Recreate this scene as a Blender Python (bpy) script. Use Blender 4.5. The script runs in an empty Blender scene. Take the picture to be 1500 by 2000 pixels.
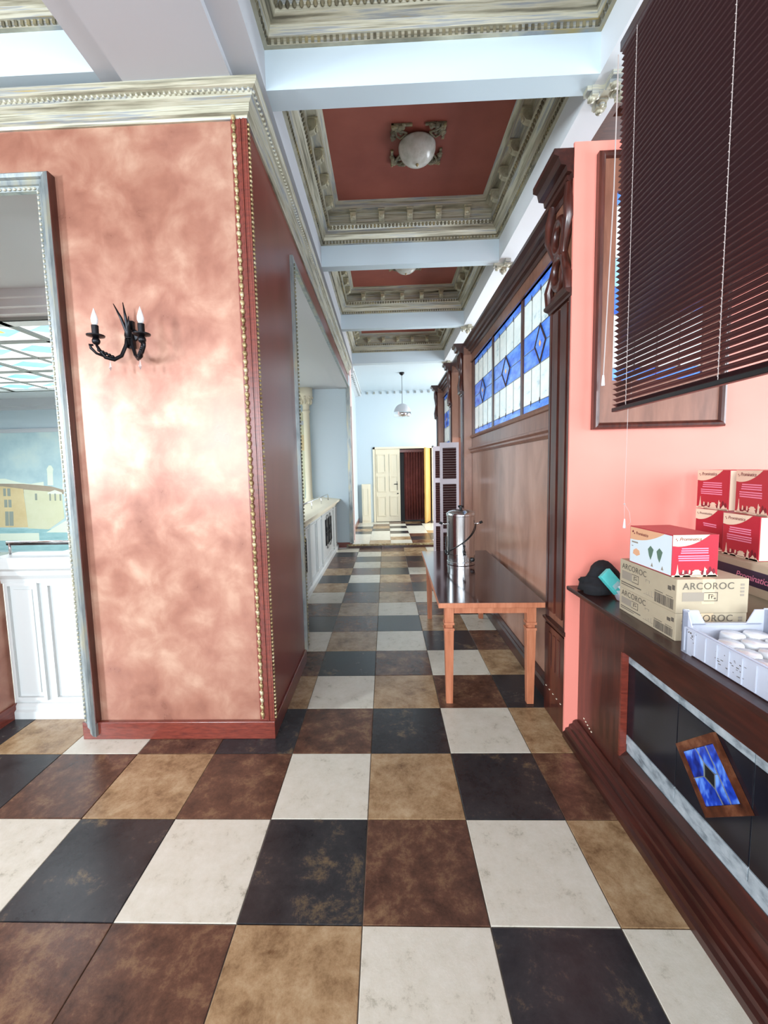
import bpy, math, random
from mathutils import Matrix, Vector
random.seed(7)
SC = bpy.context.scene
COL = SC.collection
PI = math.pi

# ------------------------------------------------------------------ camera
# recovered from the floor tile grid (0.46 m tiles) and the plumb lines of the piers
F_PX, PITCH, YAW, ROLL, CX, CY = 815.70, 0.0908, -0.0313, -0.0234, 729.06, 991.90
CAM = Vector((0.1174, -1.3637, 1.6382))
_f = Vector((math.sin(YAW)*math.cos(PITCH), math.cos(YAW)*math.cos(PITCH), -math.sin(PITCH)))
_x = Vector((math.cos(YAW), -math.sin(YAW), 0))
_u = _x.cross(_f)
RX = math.cos(ROLL)*_x + math.sin(ROLL)*_u
UP = -math.sin(ROLL)*_x + math.cos(ROLL)*_u
FW = _f
cam = bpy.data.objects.new('camera', bpy.data.cameras.new('camera'))
COL.objects.link(cam)
cam.matrix_world = Matrix(((RX.x, UP.x, -FW.x, CAM.x), (RX.y, UP.y, -FW.y, CAM.y), (RX.z, UP.z, -FW.z, CAM.z), (0, 0, 0, 1)))
cam.data.sensor_fit = 'VERTICAL'
cam.data.sensor_height = 36.0
cam.data.lens = F_PX/2000*36
cam.data.shift_x = (750-CX)/2000
cam.data.shift_y = (CY-1000)/2000
cam.data.clip_start = 0.02
SC.camera = cam

def at(u, v, **k):
    """pixel -> point on a plane x=, y= or z="""
    d = FW + RX*((u-CX)/F_PX) - UP*((v-CY)/F_PX)
    (a, c), = k.items()
    i = 'xyz'.index(a)
    return CAM + d*((c-CAM[i])/d[i])

# ------------------------------------------------------------------ world, daylight, exposure
W = bpy.data.worlds.new('world'); SC.world = W; W.use_nodes = True
bg = W.node_tree.nodes['Background']
bg.inputs[0].default_value = (0.80, 0.90, 1.0, 1); bg.inputs[1].default_value = 1.0
SC.view_settings.view_transform = 'Standard'
SC.view_settings.look = 'None'
SC.view_settings.gamma = 1.0
SC.view_settings.use_curve_mapping = False
SC.view_settings.exposure = -0.12

def window_light(name, loc, target, sx, sz, watts, col=(0.84, 0.93, 1.0)):
    """daylight entering through one window opening"""
    l = bpy.data.lights.new(name, 'AREA'); l.shape = 'RECTANGLE'; l.size = sx; l.size_y = sz
    l.energy = watts; l.color = col
    o = bpy.data.objects.new(name, l); COL.objects.link(o)
    o.location = loc
    o.rotation_euler = (Vector(target)-Vector(loc)).to_track_quat('-Z', 'Y').to_euler()
    return o
# window a and added fill windows b to d in the unseen back wall of the hall, one in the bar's side wall,
# one behind the stained-glass partition, one in the end room
window_light('daylight_hall_left', (-6.1, -3.9, 2.5), (-1.2, 1.0, 2.2), 0.6, 1.3, 470)
window_light('daylight_hall_a', (-3.6, -5.9, 2.3), (-3.6, 0, 2.3), 1.1, 2.2, 260)
window_light('fill_hall_b', (-1.6, -5.9, 2.3), (-1.6, 0, 2.3), 1.3, 2.6, 190)
window_light('fill_hall_c', (0.4, -5.9, 2.3), (0.4, 0, 2.3), 1.3, 2.6, 220)
window_light('fill_hall_d', (2.9, -5.9, 2.3), (2.9, 0, 2.3), 1.3, 2.6, 220)
window_light('daylight_skylight', (-5.0, 4.1, 3.02), (-5.0, 4.1, 0), 5.6, 2.9, 420)
window_light('daylight_bar', (4.3, -0.6, 2.0), (0, -0.6, 2.0), 1.8, 1.8, 130)
window_light('daylight_partition', (4.3, 4.2, 2.2), (0, 4.2, 2.2), 2.6, 2.2, 330)
window_light('daylight_end_room', (3.3, 9.2, 2.1), (0, 9.2, 1.2), 2.0, 2.0, 235, (1.0, 0.99, 0.97))

# ------------------------------------------------------------------ materials
MATS = {}
def lin(c):
    return tuple(((x/255)/12.92 if x/255 <= 0.04045 else (((x/255)+0.055)/1.055)**2.4) for x in c)
def mat(name, cols, rough=0.5, metal=0.0, scale=4.0, stretch=(1, 1, 1), detail=6.0, dist=0.0, bump=0.0, rough2=None,
        spec=0.5, coat=0.0, emit=0.0, alpha=1.0, trans=0.0, rnd=False, pos=None, nrough=0.6, sub=0.0, emitcol=None):
    """procedural material: a noise field through a colour ramp of sRGB colours"""
    m = bpy.data.materials.new(name); m.use_nodes = True
    nt = m.node_tree; N = nt.nodes; L = nt.links
    b = N['Principled BSDF']
    b.inputs['Roughness'].default_value = rough; b.inputs['Metallic'].default_value = metal
    b.inputs['Specular IOR Level'].default_value = spec
    b.inputs['Coat Weight'].default_value = coat; b.inputs['Coat Roughness'].default_value = 0.12
    if alpha < 1: b.inputs['Alpha'].default_value = alpha
    if trans: b.inputs['Transmission Weight'].default_value = trans
    if sub:
        b.inputs['Subsurface Weight'].default_value = sub
    if isinstance(cols[0], (int, float)): cols = [cols]
    if len(cols) == 1:
        c = lin(cols[0])+(1,)
        b.inputs['Base Color'].default_value = c
        if emit:
            b.inputs['Emission Color'].default_value = (lin(emitcol)+(1,)) if emitcol else c; b.inputs['Emission Strength'].default_value = emit
        if not (bump or rough2): 
            MATS[name] = m; return m
    tc = N.new('ShaderNodeTexCoord'); mp = N.new('ShaderNodeMapping'); mp.inputs['Scale'].default_value = stretch
    L.new(tc.outputs['Object'], mp.inputs['Vector'])
    vec = mp.outputs['Vector']
    if rnd:
        oi = N.new('ShaderNodeObjectInfo'); cm = N.new('ShaderNodeVectorMath'); cm.operation = 'SCALE'
        L.new(oi.outputs['Random'], cm.inputs['Scale']); cm.inputs[0].default_value = (37.0, 53.0, 19.0)
        ad = N.new('ShaderNodeVectorMath'); ad.operation = 'ADD'
        L.new(vec, ad.inputs[0]); L.new(cm.outputs[0], ad.inputs[1]); vec = ad.outputs[0]
    nz = N.new('ShaderNodeTexNoise'); nz.inputs['Scale'].default_value = scale; nz.inputs['Detail'].default_value = detail
    nz.inputs['Roughness'].default_value = nrough; nz.inputs['Distortion'].default_value = dist
    L.new(vec, nz.inputs['Vector'])
    if len(cols) > 1:
        cr = N.new('ShaderNodeValToRGB'); e = cr.color_ramp.elements
        ps = pos or [0.3+0.4*i/(len(cols)-1) for i in range(len(cols))]
        e[0].position = ps[0]; e[0].color = lin(cols[0])+(1,)
        e[1].position = ps[-1]; e[1].color = lin(cols[-1])+(1,)
        for i in range(1, len(cols)-1):
            q = e.new(ps[i]); q.color = lin(cols[i])+(1,)
        L.new(nz.outputs['Fac'], cr.inputs['Fac']); L.new(cr.outputs['Color'], b.inputs['Base Color'])
        if emit:
            L.new(cr.outputs['Color'], b.inputs['Emission Color']); b.inputs['Emission Strength'].default_value = emit
    if rough2 is not None:
        mr = N.new('ShaderNodeMapRange'); mr.inputs['From Min'].default_value = 0.3; mr.inputs['From Max'].default_value = 0.7
        mr.inputs['To Min'].default_value = rough; mr.inputs['To Max'].default_value = rough2
        L.new(nz.outputs['Fac'], mr.inputs['Value']); L.new(mr.outputs['Result'], b.inputs['Roughness'])
    if bump:
        bp = N.new('ShaderNodeBump'); bp.inputs['Strength'].default_value = bump; bp.inputs['Distance'].default_value = 0.01
        L.new(nz.outputs['Fac'], bp.inputs['Height']); L.new(bp.outputs['Normal'], b.inputs['Normal'])
    MATS[name] = m
    return m

M = MATS
mat('grout', (120, 112, 100), 0.8)
mat('tile_cream', [(140, 134, 116), (204, 200, 184), (216, 213, 200)], 0.25, scale=11, detail=10, rnd=True, bump=0.15, pos=[0.27, 0.43, 0.7], nrough=0.78)
mat('tile_tan', [(100, 72, 46), (158, 130, 96), (190, 168, 134)], 0.25, scale=7, detail=10, dist=0.15, rnd=True, bump=0.15, pos=[0.3, 0.5, 0.7], nrough=0.78)
mat('tile_rust', [(52, 35, 29), (94, 65, 51), (152, 122, 90)], 0.25, scale=6, detail=10, dist=0.15, rnd=True, bump=0.15, pos=[0.34, 0.52, 0.74], nrough=0.78)
mat('tile_dark', [(30, 31, 34), (50, 50, 52), (128, 108, 78)], 0.25, scale=5, detail=10, dist=0.2, rnd=True, bump=0.15, pos=[0.35, 0.57, 0.74], nrough=0.78)
mat('venetian', [(142, 94, 78), (158, 108, 90), (170, 124, 104), (188, 150, 128)], 0.27, rough2=0.37, scale=5.0, detail=10, dist=0.3, bump=0.05, pos=[0.3, 0.44, 0.56, 0.72], nrough=0.55, spec=0.6, metal=0.22)
mat('oxblood', [(112, 50, 42), (128, 62, 52)], 0.30, scale=2.5, detail=4, dist=0.4, bump=0.02, spec=0.5, stretch=(1, 1, 0.4))
mat('red_wood', [(88, 34, 26), (128, 56, 42)], 0.28, scale=8, stretch=(2, 2, 12), detail=6, coat=0.3)
mat('white', (212, 217, 221), 0.55)
mat('white_satin', (200, 204, 203), 0.35)
mat('grey_white', (186, 189, 194), 0.6)
mat('blue_white', (188, 203, 211), 0.6)
mat('pale_pink', (216, 190, 186), 0.6)
mat('coffer_red', [(126, 62, 50), (146, 78, 64)], 0.55, scale=2.0, detail=6)
mat('patina', [(92, 88, 74), (150, 146, 126), (186, 182, 162), (140, 146, 150), (168, 150, 96)], 0.42, metal=0.25, scale=2.2, stretch=(0.7, 0.7, 30), detail=5, bump=0.04, pos=[0.3, 0.42, 0.52, 0.6, 0.72])
mat('patina_lit', [(120, 116, 96), (172, 168, 146), (196, 188, 150)], 0.42, metal=0.2, scale=9, detail=5)  # paler patina copy; its contrast stands in for shadow round the modillions
mat('wood_ceiling', [(70, 36, 26), (104, 60, 44)], 0.4, scale=5, stretch=(0.7, 5, 5), detail=6)
mat('patina_dark', [(70, 66, 54), (128, 122, 100), (164, 150, 104)], 0.45, metal=0.25, scale=9, detail=5, bump=0.1)
mat('silver', [(100, 110, 114), (148, 156, 156), (172, 166, 140)], 0.3, metal=0.45, scale=3, stretch=(6, 6, 1.2), detail=5)
mat('gilt', [(104, 80, 50), (172, 150, 106), (200, 190, 160)], 0.38, metal=0.35, scale=22, detail=4)
mat('mahogany', [(46, 20, 16), (68, 31, 24), (90, 43, 32)], 0.30, scale=5, stretch=(5, 5, 0.6), detail=7, dist=0.4, coat=0.35)
mat('mahogany_h', [(36, 14, 11), (54, 23, 17), (74, 33, 24)], 0.34, scale=5, stretch=(5, 0.6, 5), detail=7, dist=0.4, coat=0.3)
mat('walnut_panel', [(140, 98, 80), (166, 122, 102), (178, 136, 116)], 0.33, scale=2.2, stretch=(2, 2, 0.7), detail=7, dist=0.5, coat=0.35)
mat('walnut', [(112, 72, 56), (144, 98, 78)], 0.33, scale=5, stretch=(4, 4, 0.7), detail=6, coat=0.3)
mat('salmon', [(226, 134, 119), (231, 143, 128)], 0.6, scale=1.2, detail=3)
mat('blind', (60, 37, 39), 0.33, spec=0.6)
mat('cord', (176, 164, 160), 0.6)
mat('black', (18, 18, 20), 0.4)
mat('black_cloth', [(8, 9, 12), (22, 22, 28)], 0.9, scale=30)
mat('iron', (26, 26, 30), 0.32, metal=0.6)
mat('steel', (214, 216, 218), 0.16, metal=1.0)
mat('chrome', (235, 236, 238), 0.05, metal=1.0)
mat('orange_wood', [(158, 92, 62), (180, 112, 80), (192, 128, 96)], 0.4, scale=5, stretch=(6, 6, 0.7), detail=6)
mat('table_top', [(44, 20, 18), (60, 28, 25)], 0.09, scale=4, stretch=(5, 0.7, 5), detail=5, coat=0.5)
mat('cream_paint', (222, 214, 190), 0.45)
mat('yellow_wood', [(186, 140, 62), (206, 164, 88)], 0.4, scale=5, stretch=(5, 5, 0.6), detail=5)
mat('curtain', [(104, 50, 46), (128, 66, 60)], 0.9, scale=6)
mat('louver', [(58, 30, 30), (84, 48, 46)], 0.4, scale=6, stretch=(1, 1, 5))
mat('louver_edge', (196, 186, 192), 0.4)
mat('glass_blue', [(36, 78, 196), (84, 136, 232), (120, 170, 240)], 0.15, scale=3, stretch=(1, 1.5, 4), emit=0.42, rnd=True)  # this and the next three glasses glow in place of light behind them
mat('glass_sky', [(120, 186, 226), (166, 214, 240)], 0.15, scale=3, stretch=(1, 1.5, 4), emit=0.5, rnd=True)
mat('glass_white', [(150, 180, 190), (214, 228, 228), (228, 236, 234)], 0.15, scale=6, stretch=(1, 1, 2.0), emit=0.42, detail=8, rnd=True, pos=[0.28, 0.4, 0.65])
mat('glass_amber', (232, 180, 96), 0.2, emit=0.5)
mat('came', (58, 30, 30), 0.5)
mat('came_grey', (142, 148, 146), 0.5)
mat('sky_white', [(226, 236, 240), (250, 250, 248)], 0.3, scale=1.5, emit=0.9, rnd=True)  # skylight panes glow in place of the daylight above them
mat('sky_blue', [(110, 186, 232), (170, 220, 244)], 0.3, scale=1.5, emit=0.85, rnd=True)
mat('sky_amber', (246, 196, 96), 0.3, emit=0.8)
mat('iglass_blue', [(8, 18, 96), (28, 64, 180), (110, 160, 236)], 0.12, scale=5.0, stretch=(1, 4, 2.5), detail=2, dist=0.3, rnd=True, emit=0.10, pos=[.35, .52, .66])
mat('black_tile', [(12, 12, 18), (24, 24, 34)], 0.16, scale=6)
mat('marble', [(96, 106, 112), (150, 160, 166), (176, 184, 188)], 0.3, scale=6, stretch=(1, 2.5, 4), detail=7)
mat('copper', [(62, 32, 22), (112, 62, 40), (168, 112, 80)], 0.3, metal=0.55, scale=14)
mat('carton', [(168, 154, 130), (180, 167, 142)], 0.7, scale=4)
mat('carton_tape', (204, 182, 150), 0.35)
mat('ink', (92, 84, 74), 0.7)
mat('ink_grey', (146, 136, 122), 0.7)
mat('box_red', (172, 28, 48), 0.4)
mat('box_red_dark', (112, 14, 34), 0.45)
mat('box_cream', (222, 202, 176), 0.45)
mat('box_pink', (228, 140, 168), 0.45)
mat('box_white', (214, 226, 232), 0.45)
mat('box_purple', (52, 42, 62), 0.5)
mat('box_green', (92, 118, 100), 0.5)
mat('peach', (222, 168, 130), 0.5)
mat('teal', [(60, 170, 170), (104, 214, 208)], 0.5, scale=3)
mat('crate_plastic', (206, 212, 226), 0.35, alpha=0.6)
mat('porcelain', (222, 228, 231), 0.12, coat=0.5)
mat('bulb', (236, 240, 242), 0.2, alpha=0.75)
mat('crystal', (240, 245, 250), 0.02, trans=0.9)
mat('lamp_glass', [(172, 170, 160), (206, 206, 200)], 0.25, scale=14, bump=0.3)
mat('film', (220, 225, 235), 0.12, alpha=0.4)
mat('mural_sky', [(160, 186, 194), (182, 204, 206), (200, 214, 208)], 0.7, scale=1.3, detail=4)
mat('mural_ochre', [(204, 180, 134), (216, 196, 152)], 0.7, scale=3)
mat('mural_cream', [(206, 204, 170), (214, 212, 184)], 0.7, scale=3)
mat('mural_roof', [(156, 140, 122), (172, 156, 136)], 0.7, scale=3)
mat('mural_white', (222, 228, 210), 0.7)
mat('mural_water', [(138, 178, 182), (168, 204, 206)], 0.7, scale=3, stretch=(1, 1, 4))
mat('mural_shade', (146, 152, 142), 0.7)

# ------------------------------------------------------------------ mesh helpers
class MB:
    def __init__(s): s.v = []; s.f = []; s.m = []
    def add(s, vs, fs, m=0):
        o = len(s.v); s.v += [tuple(p) for p in vs]
        for q in fs: s.f.append(tuple(i+o for i in q)); s.m.append(m)
        return s
    def box(s, x0, x1, y0, y1, z0, z1, m=0):
        vs = [(x0,y0,z0),(x1,y0,z0),(x1,y1,z0),(x0,y1,z0),(x0,y0,z1),(x1,y0,z1),(x1,y1,z1),(x0,y1,z1)]
        return s.add(vs, [(3,2,1,0),(4,5,6,7),(0,1,5,4),(1,2,6,5),(2,3,7,6),(3,0,4,7)], m)
    def obox(s, c, ax, ay, az, m=0):
        """box from centre and three half-axis vectors"""
        c, ax, ay, az = map(Vector, (c, ax, ay, az))
        vs = [c-ax-ay-az, c+ax-ay-az, c+ax+ay-az, c-ax+ay-az, c-ax-ay+az, c+ax-ay+az, c+ax+ay+az, c-ax+ay+az]
        return s.add(vs, [(3,2,1,0),(4,5,6,7),(0,1,5,4),(1,2,6,5),(2,3,7,6),(3,0,4,7)], m)
    def frustum(s, x0, x1, y0, y1, z0, X0, X1, Y0, Y1, z1, m=0):
        vs = [(x0,y0,z0),(x1,y0,z0),(x1,y1,z0),(x0,y1,z0),(X0,Y0,z1),(X1,Y0,z1),(X1,Y1,z1),(X0,Y1,z1)]
        return s.add(vs, [(3,2,1,0),(4,5,6,7),(0,1,5,4),(1,2,6,5),(2,3,7,6),(3,0,4,7)], m)
    def prism(s, poly, fn, a0, a1, m=0):
        """poly: 2D points; fn(p, a) -> 3D; between a0 and a1"""
        n = len(poly)
        vs = [fn(p, a0) for p in poly]+[fn(p, a1) for p in poly]
        fs = [tuple(range(n))[::-1], tuple(range(n, 2*n))]+[(i, (i+1) % n, n+(i+1) % n, n+i) for i in range(n)]
        return s.add(vs, fs, m)
    def lathe(s, prof, c, n=24, axis='z', m=0, cap=True):
        vs = []
        for r, h in prof:
            for k in range(n):
                a = 2*PI*k/n; p, q = r*math.cos(a), r*math.sin(a)
                vs.append({'z': (c[0]+p, c[1]+q, c[2]+h), 'y': (c[0]+p, c[1]+h, c[2]+q), 'x': (c[0]+h, c[1]+p, c[2]+q)}[axis])
        fs = []
        for i in range(len(prof)-1):
            for k in range(n):
                fs.append((i*n+k, i*n+(k+1) % n, (i+1)*n+(k+1) % n, (i+1)*n+k))
        if cap:
            fs.append(tuple(range(n))[::-1]); fs.append(tuple(range((len(prof)-1)*n, len(prof)*n)))
        return s.add(vs, fs, m)
    def ball(s, c, r, nu=10, nv=6, m=0):
        if not hasattr(r, '__len__'): r = (r, r, r)
        vs = [(c[0], c[1], c[2]-r[2])]
        for j in range(1, nv):
            t = -PI/2+PI*j/nv
            for k in range(nu):
                a = 2*PI*k/nu
                vs.append((c[0]+r[0]*math.cos(t)*math.cos(a), c[1]+r[1]*math.cos(t)*math.sin(a), c[2]+r[2]*math.sin(t)))
        vs.append((c[0], c[1], c[2]+r[2])); e = len(vs)-1
        fs = [(0, 1+(k+1) % nu, 1+k) for k in range(nu)]
        for j in range(nv-2):
            for k in range(nu):
                fs.append((1+j*nu+k, 1+j*nu+(k+1) % nu, 1+(j+1)*nu+(k+1) % nu, 1+(j+1)*nu+k))
        b = 1+(nv-2)*nu
        fs += [(b+k, b+(k+1) % nu, e) for k in range(nu)]
        return s.add(vs, fs, m)
    def tube(s, path, r, n=8, m=0):
        path = [Vector(p) for p in path]
        rs = r if hasattr(r, '__len__') else [r]*len(path)
        vs = []; up = None
        for i, p in enumerate(path):
            t = (path[min(i+1, len(path)-1)]-path[max(i-1, 0)]).normalized()
            if up is None: up = Vector((0, 0, 1)) if abs(t.z) < 0.9 else Vector((1, 0, 0))
            a = t.cross(up).normalized(); b = a.cross(t).normalized(); up = b
            for k in range(n):
                w = 2*PI*k/n
                vs.append(p+a*(rs[i]*math.cos(w))+b*(rs[i]*math.sin(w)))
        fs = []
        for i in range(len(path)-1):
            for k in range(n): fs.append((i*n+k, i*n+(k+1) % n, (i+1)*n+(k+1) % n, (i+1)*n+k))
        fs.append(tuple(range(n))[::-1]); fs.append(tuple(range((len(path)-1)*n, len(path)*n)))
        return s.add(vs, fs, m)
    def torus(s, c, R, r, axis='x', n=24, k=8, m=0, sy=1.0):
        vs = []
        for i in range(n):
            a = 2*PI*i/n
            for j in range(k):
                b = 2*PI*j/k; q = R+r*math.cos(b); h = r*math.sin(b)
                p = (q*math.cos(a), q*math.sin(a)*sy)
                vs.append({'x': (c[0]+h, c[1]+p[0], c[2]+p[1]), 'y': (c[0]+p[0], c[1]+h, c[2]+p[1]), 'z': (c[0]+p[0], c[1]+p[1], c[2]+h)}[axis])
        fs = [(i*k+j, ((i+1) % n)*k+j, ((i+1) % n)*k+(j+1) % k, i*k+(j+1) % k) for i in range(n) for j in range(k)]
        return s.add(vs, fs, m)
    def sweep(s, prof, path, closed=False, m=0):
        """profile [(out, z)] (closed loop) swept along a plan path, out = to the right of travel, mitred"""
        P = [Vector(p) for p in path]; n = len(P); k = len(prof)
        D = [(P[(i+1) % n]-P[i]).normalized() for i in range(n if closed else n-1)]
        R = [Vector((d.y, -d.x)) for d in D]
        vs = []
        for i in range(n):
            if closed: a, b = R[i-1], R[i]
            else: a, b = R[max(i-1, 0)], R[min(i, n-2)]
            o = (a+b)/(1+a.dot(b))
            for q, z in prof: vs.append((P[i].x+o.x*q, P[i].y+o.y*q, z))
        fs = []
        for i in range(n if closed else n-1):
            j = (i+1) % n
            for q in range(k): fs.append((i*k+q, j*k+q, j*k+(q+1) % k, i*k+(q+1) % k))
        if not closed: fs.append(tuple(range(k))); fs.append(tuple(range((n-1)*k, n*k))[::-1])
        return s.add(vs, fs, m)
    def mesh(s, name, mats, smooth=False):
        me = bpy.data.meshes.new(name)
        me.from_pydata(s.v, [], s.f)
        for q in (mats if isinstance(mats, (list, tuple)) else [mats]): me.materials.append(M[q] if isinstance(q, str) else q)
        me.polygons.foreach_set('material_index', s.m)
        if smooth: me.polygons.foreach_set('use_smooth', [True]*len(s.f))
        me.update()
        return me

WORLD = {}           # object -> world matrix (everything is placed before a depsgraph update)
def tag(o, label=None, cat=None, group=None, kind=None):
    if label: o['label'] = label
    if cat: o['category'] = cat
    if group: o['group'] = group
    if kind: o['kind'] = kind
    return o
def link(o, parent=None, loc=(0, 0, 0), rot=(0, 0, 0)):
    COL.objects.link(o); o.location = loc; o.rotation_euler = rot
    from mathutils import Euler
    L = Matrix.Translation(loc) @ Euler(rot).to_matrix().to_4x4()
    if parent is not None: o.parent = parent; L = WORLD[parent.name] @ L
    WORLD[o.name] = L
    return o
def fix(me):
    import bmesh
    b = bmesh.new(); b.from_mesh(me); bmesh.ops.recalc_face_normals(b, faces=b.faces[:]); b.to_mesh(me); b.free()
def obj(name, mb, mats, parent=None, smooth=False, local=False, bevel=0, angle=None):
    """mesh object; vertices given in world space unless local"""
    me = mb.mesh(name, mats, smooth)
    fix(me)
    o = bpy.data.objects.new(name, me)
    if parent is not None and not local: me.transform(WORLD[parent.name].inverted())
    link(o, parent)
    if bevel:
        md = o.modifiers.new('bevel', 'BEVEL'); md.width = bevel; md.segments = 2; md.limit_method = 'ANGLE'
    if smooth and angle: me.set_sharp_from_angle(angle=angle)
    return o
def inst(name, me, parent, loc=(0, 0, 0), rot=(0, 0, 0)):
    return link(bpy.data.objects.new(name, me), parent, loc, rot)
def thing(name, label, cat, loc=(0, 0, 0), rotz=0, group=None, kind=None):
    return tag(link(bpy.data.objects.new(name, None), None, loc, (0, 0, rotz)), label, cat, group, kind)
def struct(name, label, mb, mats, smooth=False, bevel=0, cat=None):
    o = obj(name, mb, mats, None, smooth, bevel=bevel)
    return tag(o, label, cat, kind='structure')
def sempty(name, label, loc=(0, 0, 0), cat=None):
    return tag(link(bpy.data.objects.new(name, None), None, loc), label, cat, kind='structure')
def text_mesh(name, body, size, shear=0.0, spacing=1.0):
    cu = bpy.data.curves.new(name, 'FONT'); cu.body = body; cu.size = size; cu.shear = shear; cu.space_character = spacing
    cu.extrude = 0.0002
    ob = bpy.data.objects.new(name+'_tmp', cu); COL.objects.link(ob)
    dg = bpy.context.evaluated_depsgraph_get()
    me = bpy.data.meshes.new_from_object(ob.evaluated_get(dg))
    bpy.data.objects.remove(ob); bpy.data.curves.remove(cu)
    return me

# =================================================================== FLOOR
S = 0.46
# colours per row, columns from i=-8 ; c cream, t tan, r rust, d dark  (read off the photograph where it shows them)
ROWS = {-5: 'dtcrtdcrtcdtrcd', -4: 'crdtcrdtcdrtcdt', -3: 'tcrdctrcdtcrdtc', -2: 'rdctrdcdtrdtcdr', -1: 'tcrdcrrtcdctrdc', 0: 'dtrccdcdrctdrct',
        1: 'crtdrtrctdrctdr', 2: 'trdtcrdrdctrdct', 3: 'cdtrtdtctrdctrd', 4: 'rtcdcrrdrctdrct', 5: 'dcrtdtctcdrctdr', 6: 'tdcrtcdrdtcrdtc',
        7: 'cdtrdcrtcrdtcdr', 8: 'rtdctdcrtcrdtcd', 9: 'dcrtcdtdrdctrdc', 10: 'trdcrtdctrdctrd', 11: 'cdtrdctrdcrtdcr', 12: 'rctdtcrctrdcrtd', 13: 'dtcrcdrdrdctrdc', 14: 'crdtrcdcttrdctr', 15: 'tdcrdtcrrtcdrtc'}
PALETTE = {'c': 'tile_cream', 't': 'tile_tan', 'r': 'tile_rust', 'd': 'tile_dark'}
fl = MB(); fl.box(-9, 5, -6.2, 7.4, -0.1, -0.006)
floor = struct('floor', 'checkered stone-look tile floor in cream, tan, rust and slate', fl, 'grout', cat='floor')
tmesh = {}
for k, mname in PALETTE.items():
    b = MB(); h = S/2-0.002
    b.frustum(-h, h, -h, h, -0.006, -h, h, -h, h, -0.001)
    b.frustum(-h, h, -h, h, -0.001, -h+0.002, h-0.002, -h+0.002, h-0.002, 0.0)
    tmesh[k] = b.mesh('tile_'+k, mname); fix(tmesh[k])
for j, row in ROWS.items():
    for q, ch in enumerate(row):
        i = q-8
        if i > 2 or (j > 2 and i < -2) or (j >= 2 and i < -6) or j < -3: continue
        inst('tile', tmesh[ch], floor, ((i+0.5)*S, (j+0.5)*S, random.uniform(-0.0006, 0)))
# coarse remainder of the hall floor, beyond the picture
rest = MB()
order = 'ctrd'
for j in range(-13, -3):
    for i in range(-18, 9):
        rest.box(i*S+0.002, (i+1)*S-0.002, j*S+0.002, (j+1)*S-0.002, -0.006, 0, (i*3+j*2+(i*j) % 3) % 4)
tag(obj('tile_field', rest, [PALETTE[c] for c in order], floor), kind='stuff')

# end room, one shallow step up
ZS = 0.075
st = MB(); st.box(-0.74, 3.4, 7.36, 11.2, -0.05, ZS-0.004)
platform = struct('floor_end_room', 'raised tiled floor of the room at the corridor end', st, 'grout', cat='floor')
for j in range(9):
    for i in range(-2, 6):
        ch = 'cdctcrcd'[(i*5+j*3+(i*j) % 3) % 8]
        x0 = i*S+0.20
        if x0 < -0.75: continue
        if 7.37+j*S+S > 11.2: continue
        inst('tile', tmesh[ch], platform, (x0+S/2, 7.37+(j+0.5)*S, ZS))
nos = MB(); nos.box(-0.70, 1.6, 7.335, 7.36, 0.0, ZS-0.028, 0); nos.box(-0.70, 1.6, 7.325, 7.385, ZS-0.028, ZS+0.004, 1)
struct('trim_1', 'gold-coloured nosing on the low step at the corridor end', nos, ['mahogany', 'gilt'], cat='step nosing')

# =================================================================== LEFT PIER (front face, side face)
ZC0, ZC1 = 3.555, 3.70       # cornice under the ceiling
OX0, OX1, OZ = -2.46, -1.79, 3.30   # framed opening left of the pier
pier = MB()
pier.box(OX1, -0.61, 1.08, 1.30, 0, 3.74, 0)
wl = struct('wall_left', 'broad pier with mottled salmon Venetian plaster facing the hall', pier, 'venetian', cat='wall')
side = MB(); side.box(-0.90, -0.608, 1.0805, 2.10, 0, 3.74); side.box(-0.80, -0.608, 2.10, 7.40, 3.33, 3.74)
struct('wall_corridor_left', 'oxblood-red corridor side of the pier and the band above the long opening', side, 'oxblood', cat='wall')
hd = MB(); hd.box(-6.2, OX1, 1.08, 1.30, OZ, 3.74); hd.box(-6.2, OX0, 1.08, 1.30, 0, OZ)
struct('wall_left_hall', 'salmon plaster wall over and beyond the narrow framed opening', hd, 'venetian', cat='wall')
lin_ = MB(); lin_.box(OX0, OX1, 1.075, 1.31, OZ-.012, OZ); struct('trim_11', 'pale lining under the head of the narrow opening', lin_, 'grey_white', cat='lining')
lin_ = MB(); lin_.box(-0.81, -0.6205, 2.10, 7.40, 3.312, 3.3295); struct('trim_12', 'pale lining under the head of the long corridor opening', lin_, 'grey_white', cat='lining')
# baseboards
bb = MB(); bb.box(-1.805, -0.594, 1.052, 1.08, 0, 0.112); bb.box(-0.6085, -0.594, 1.08, 2.10, 0, 0.112)
struct('baseboard_left', 'reddish varnished baseboard wrapping the foot of the pier', bb, 'red_wood', bevel=0.004, cat='baseboard')
b2 = MB(); b2.box(-2.46, -2.443, 1.08, 1.30, 0, 0.10)
struct('baseboard_reveal', 'dark baseboard inside the narrow opening at the left picture edge', b2, 'red_wood', cat='baseboard')

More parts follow.
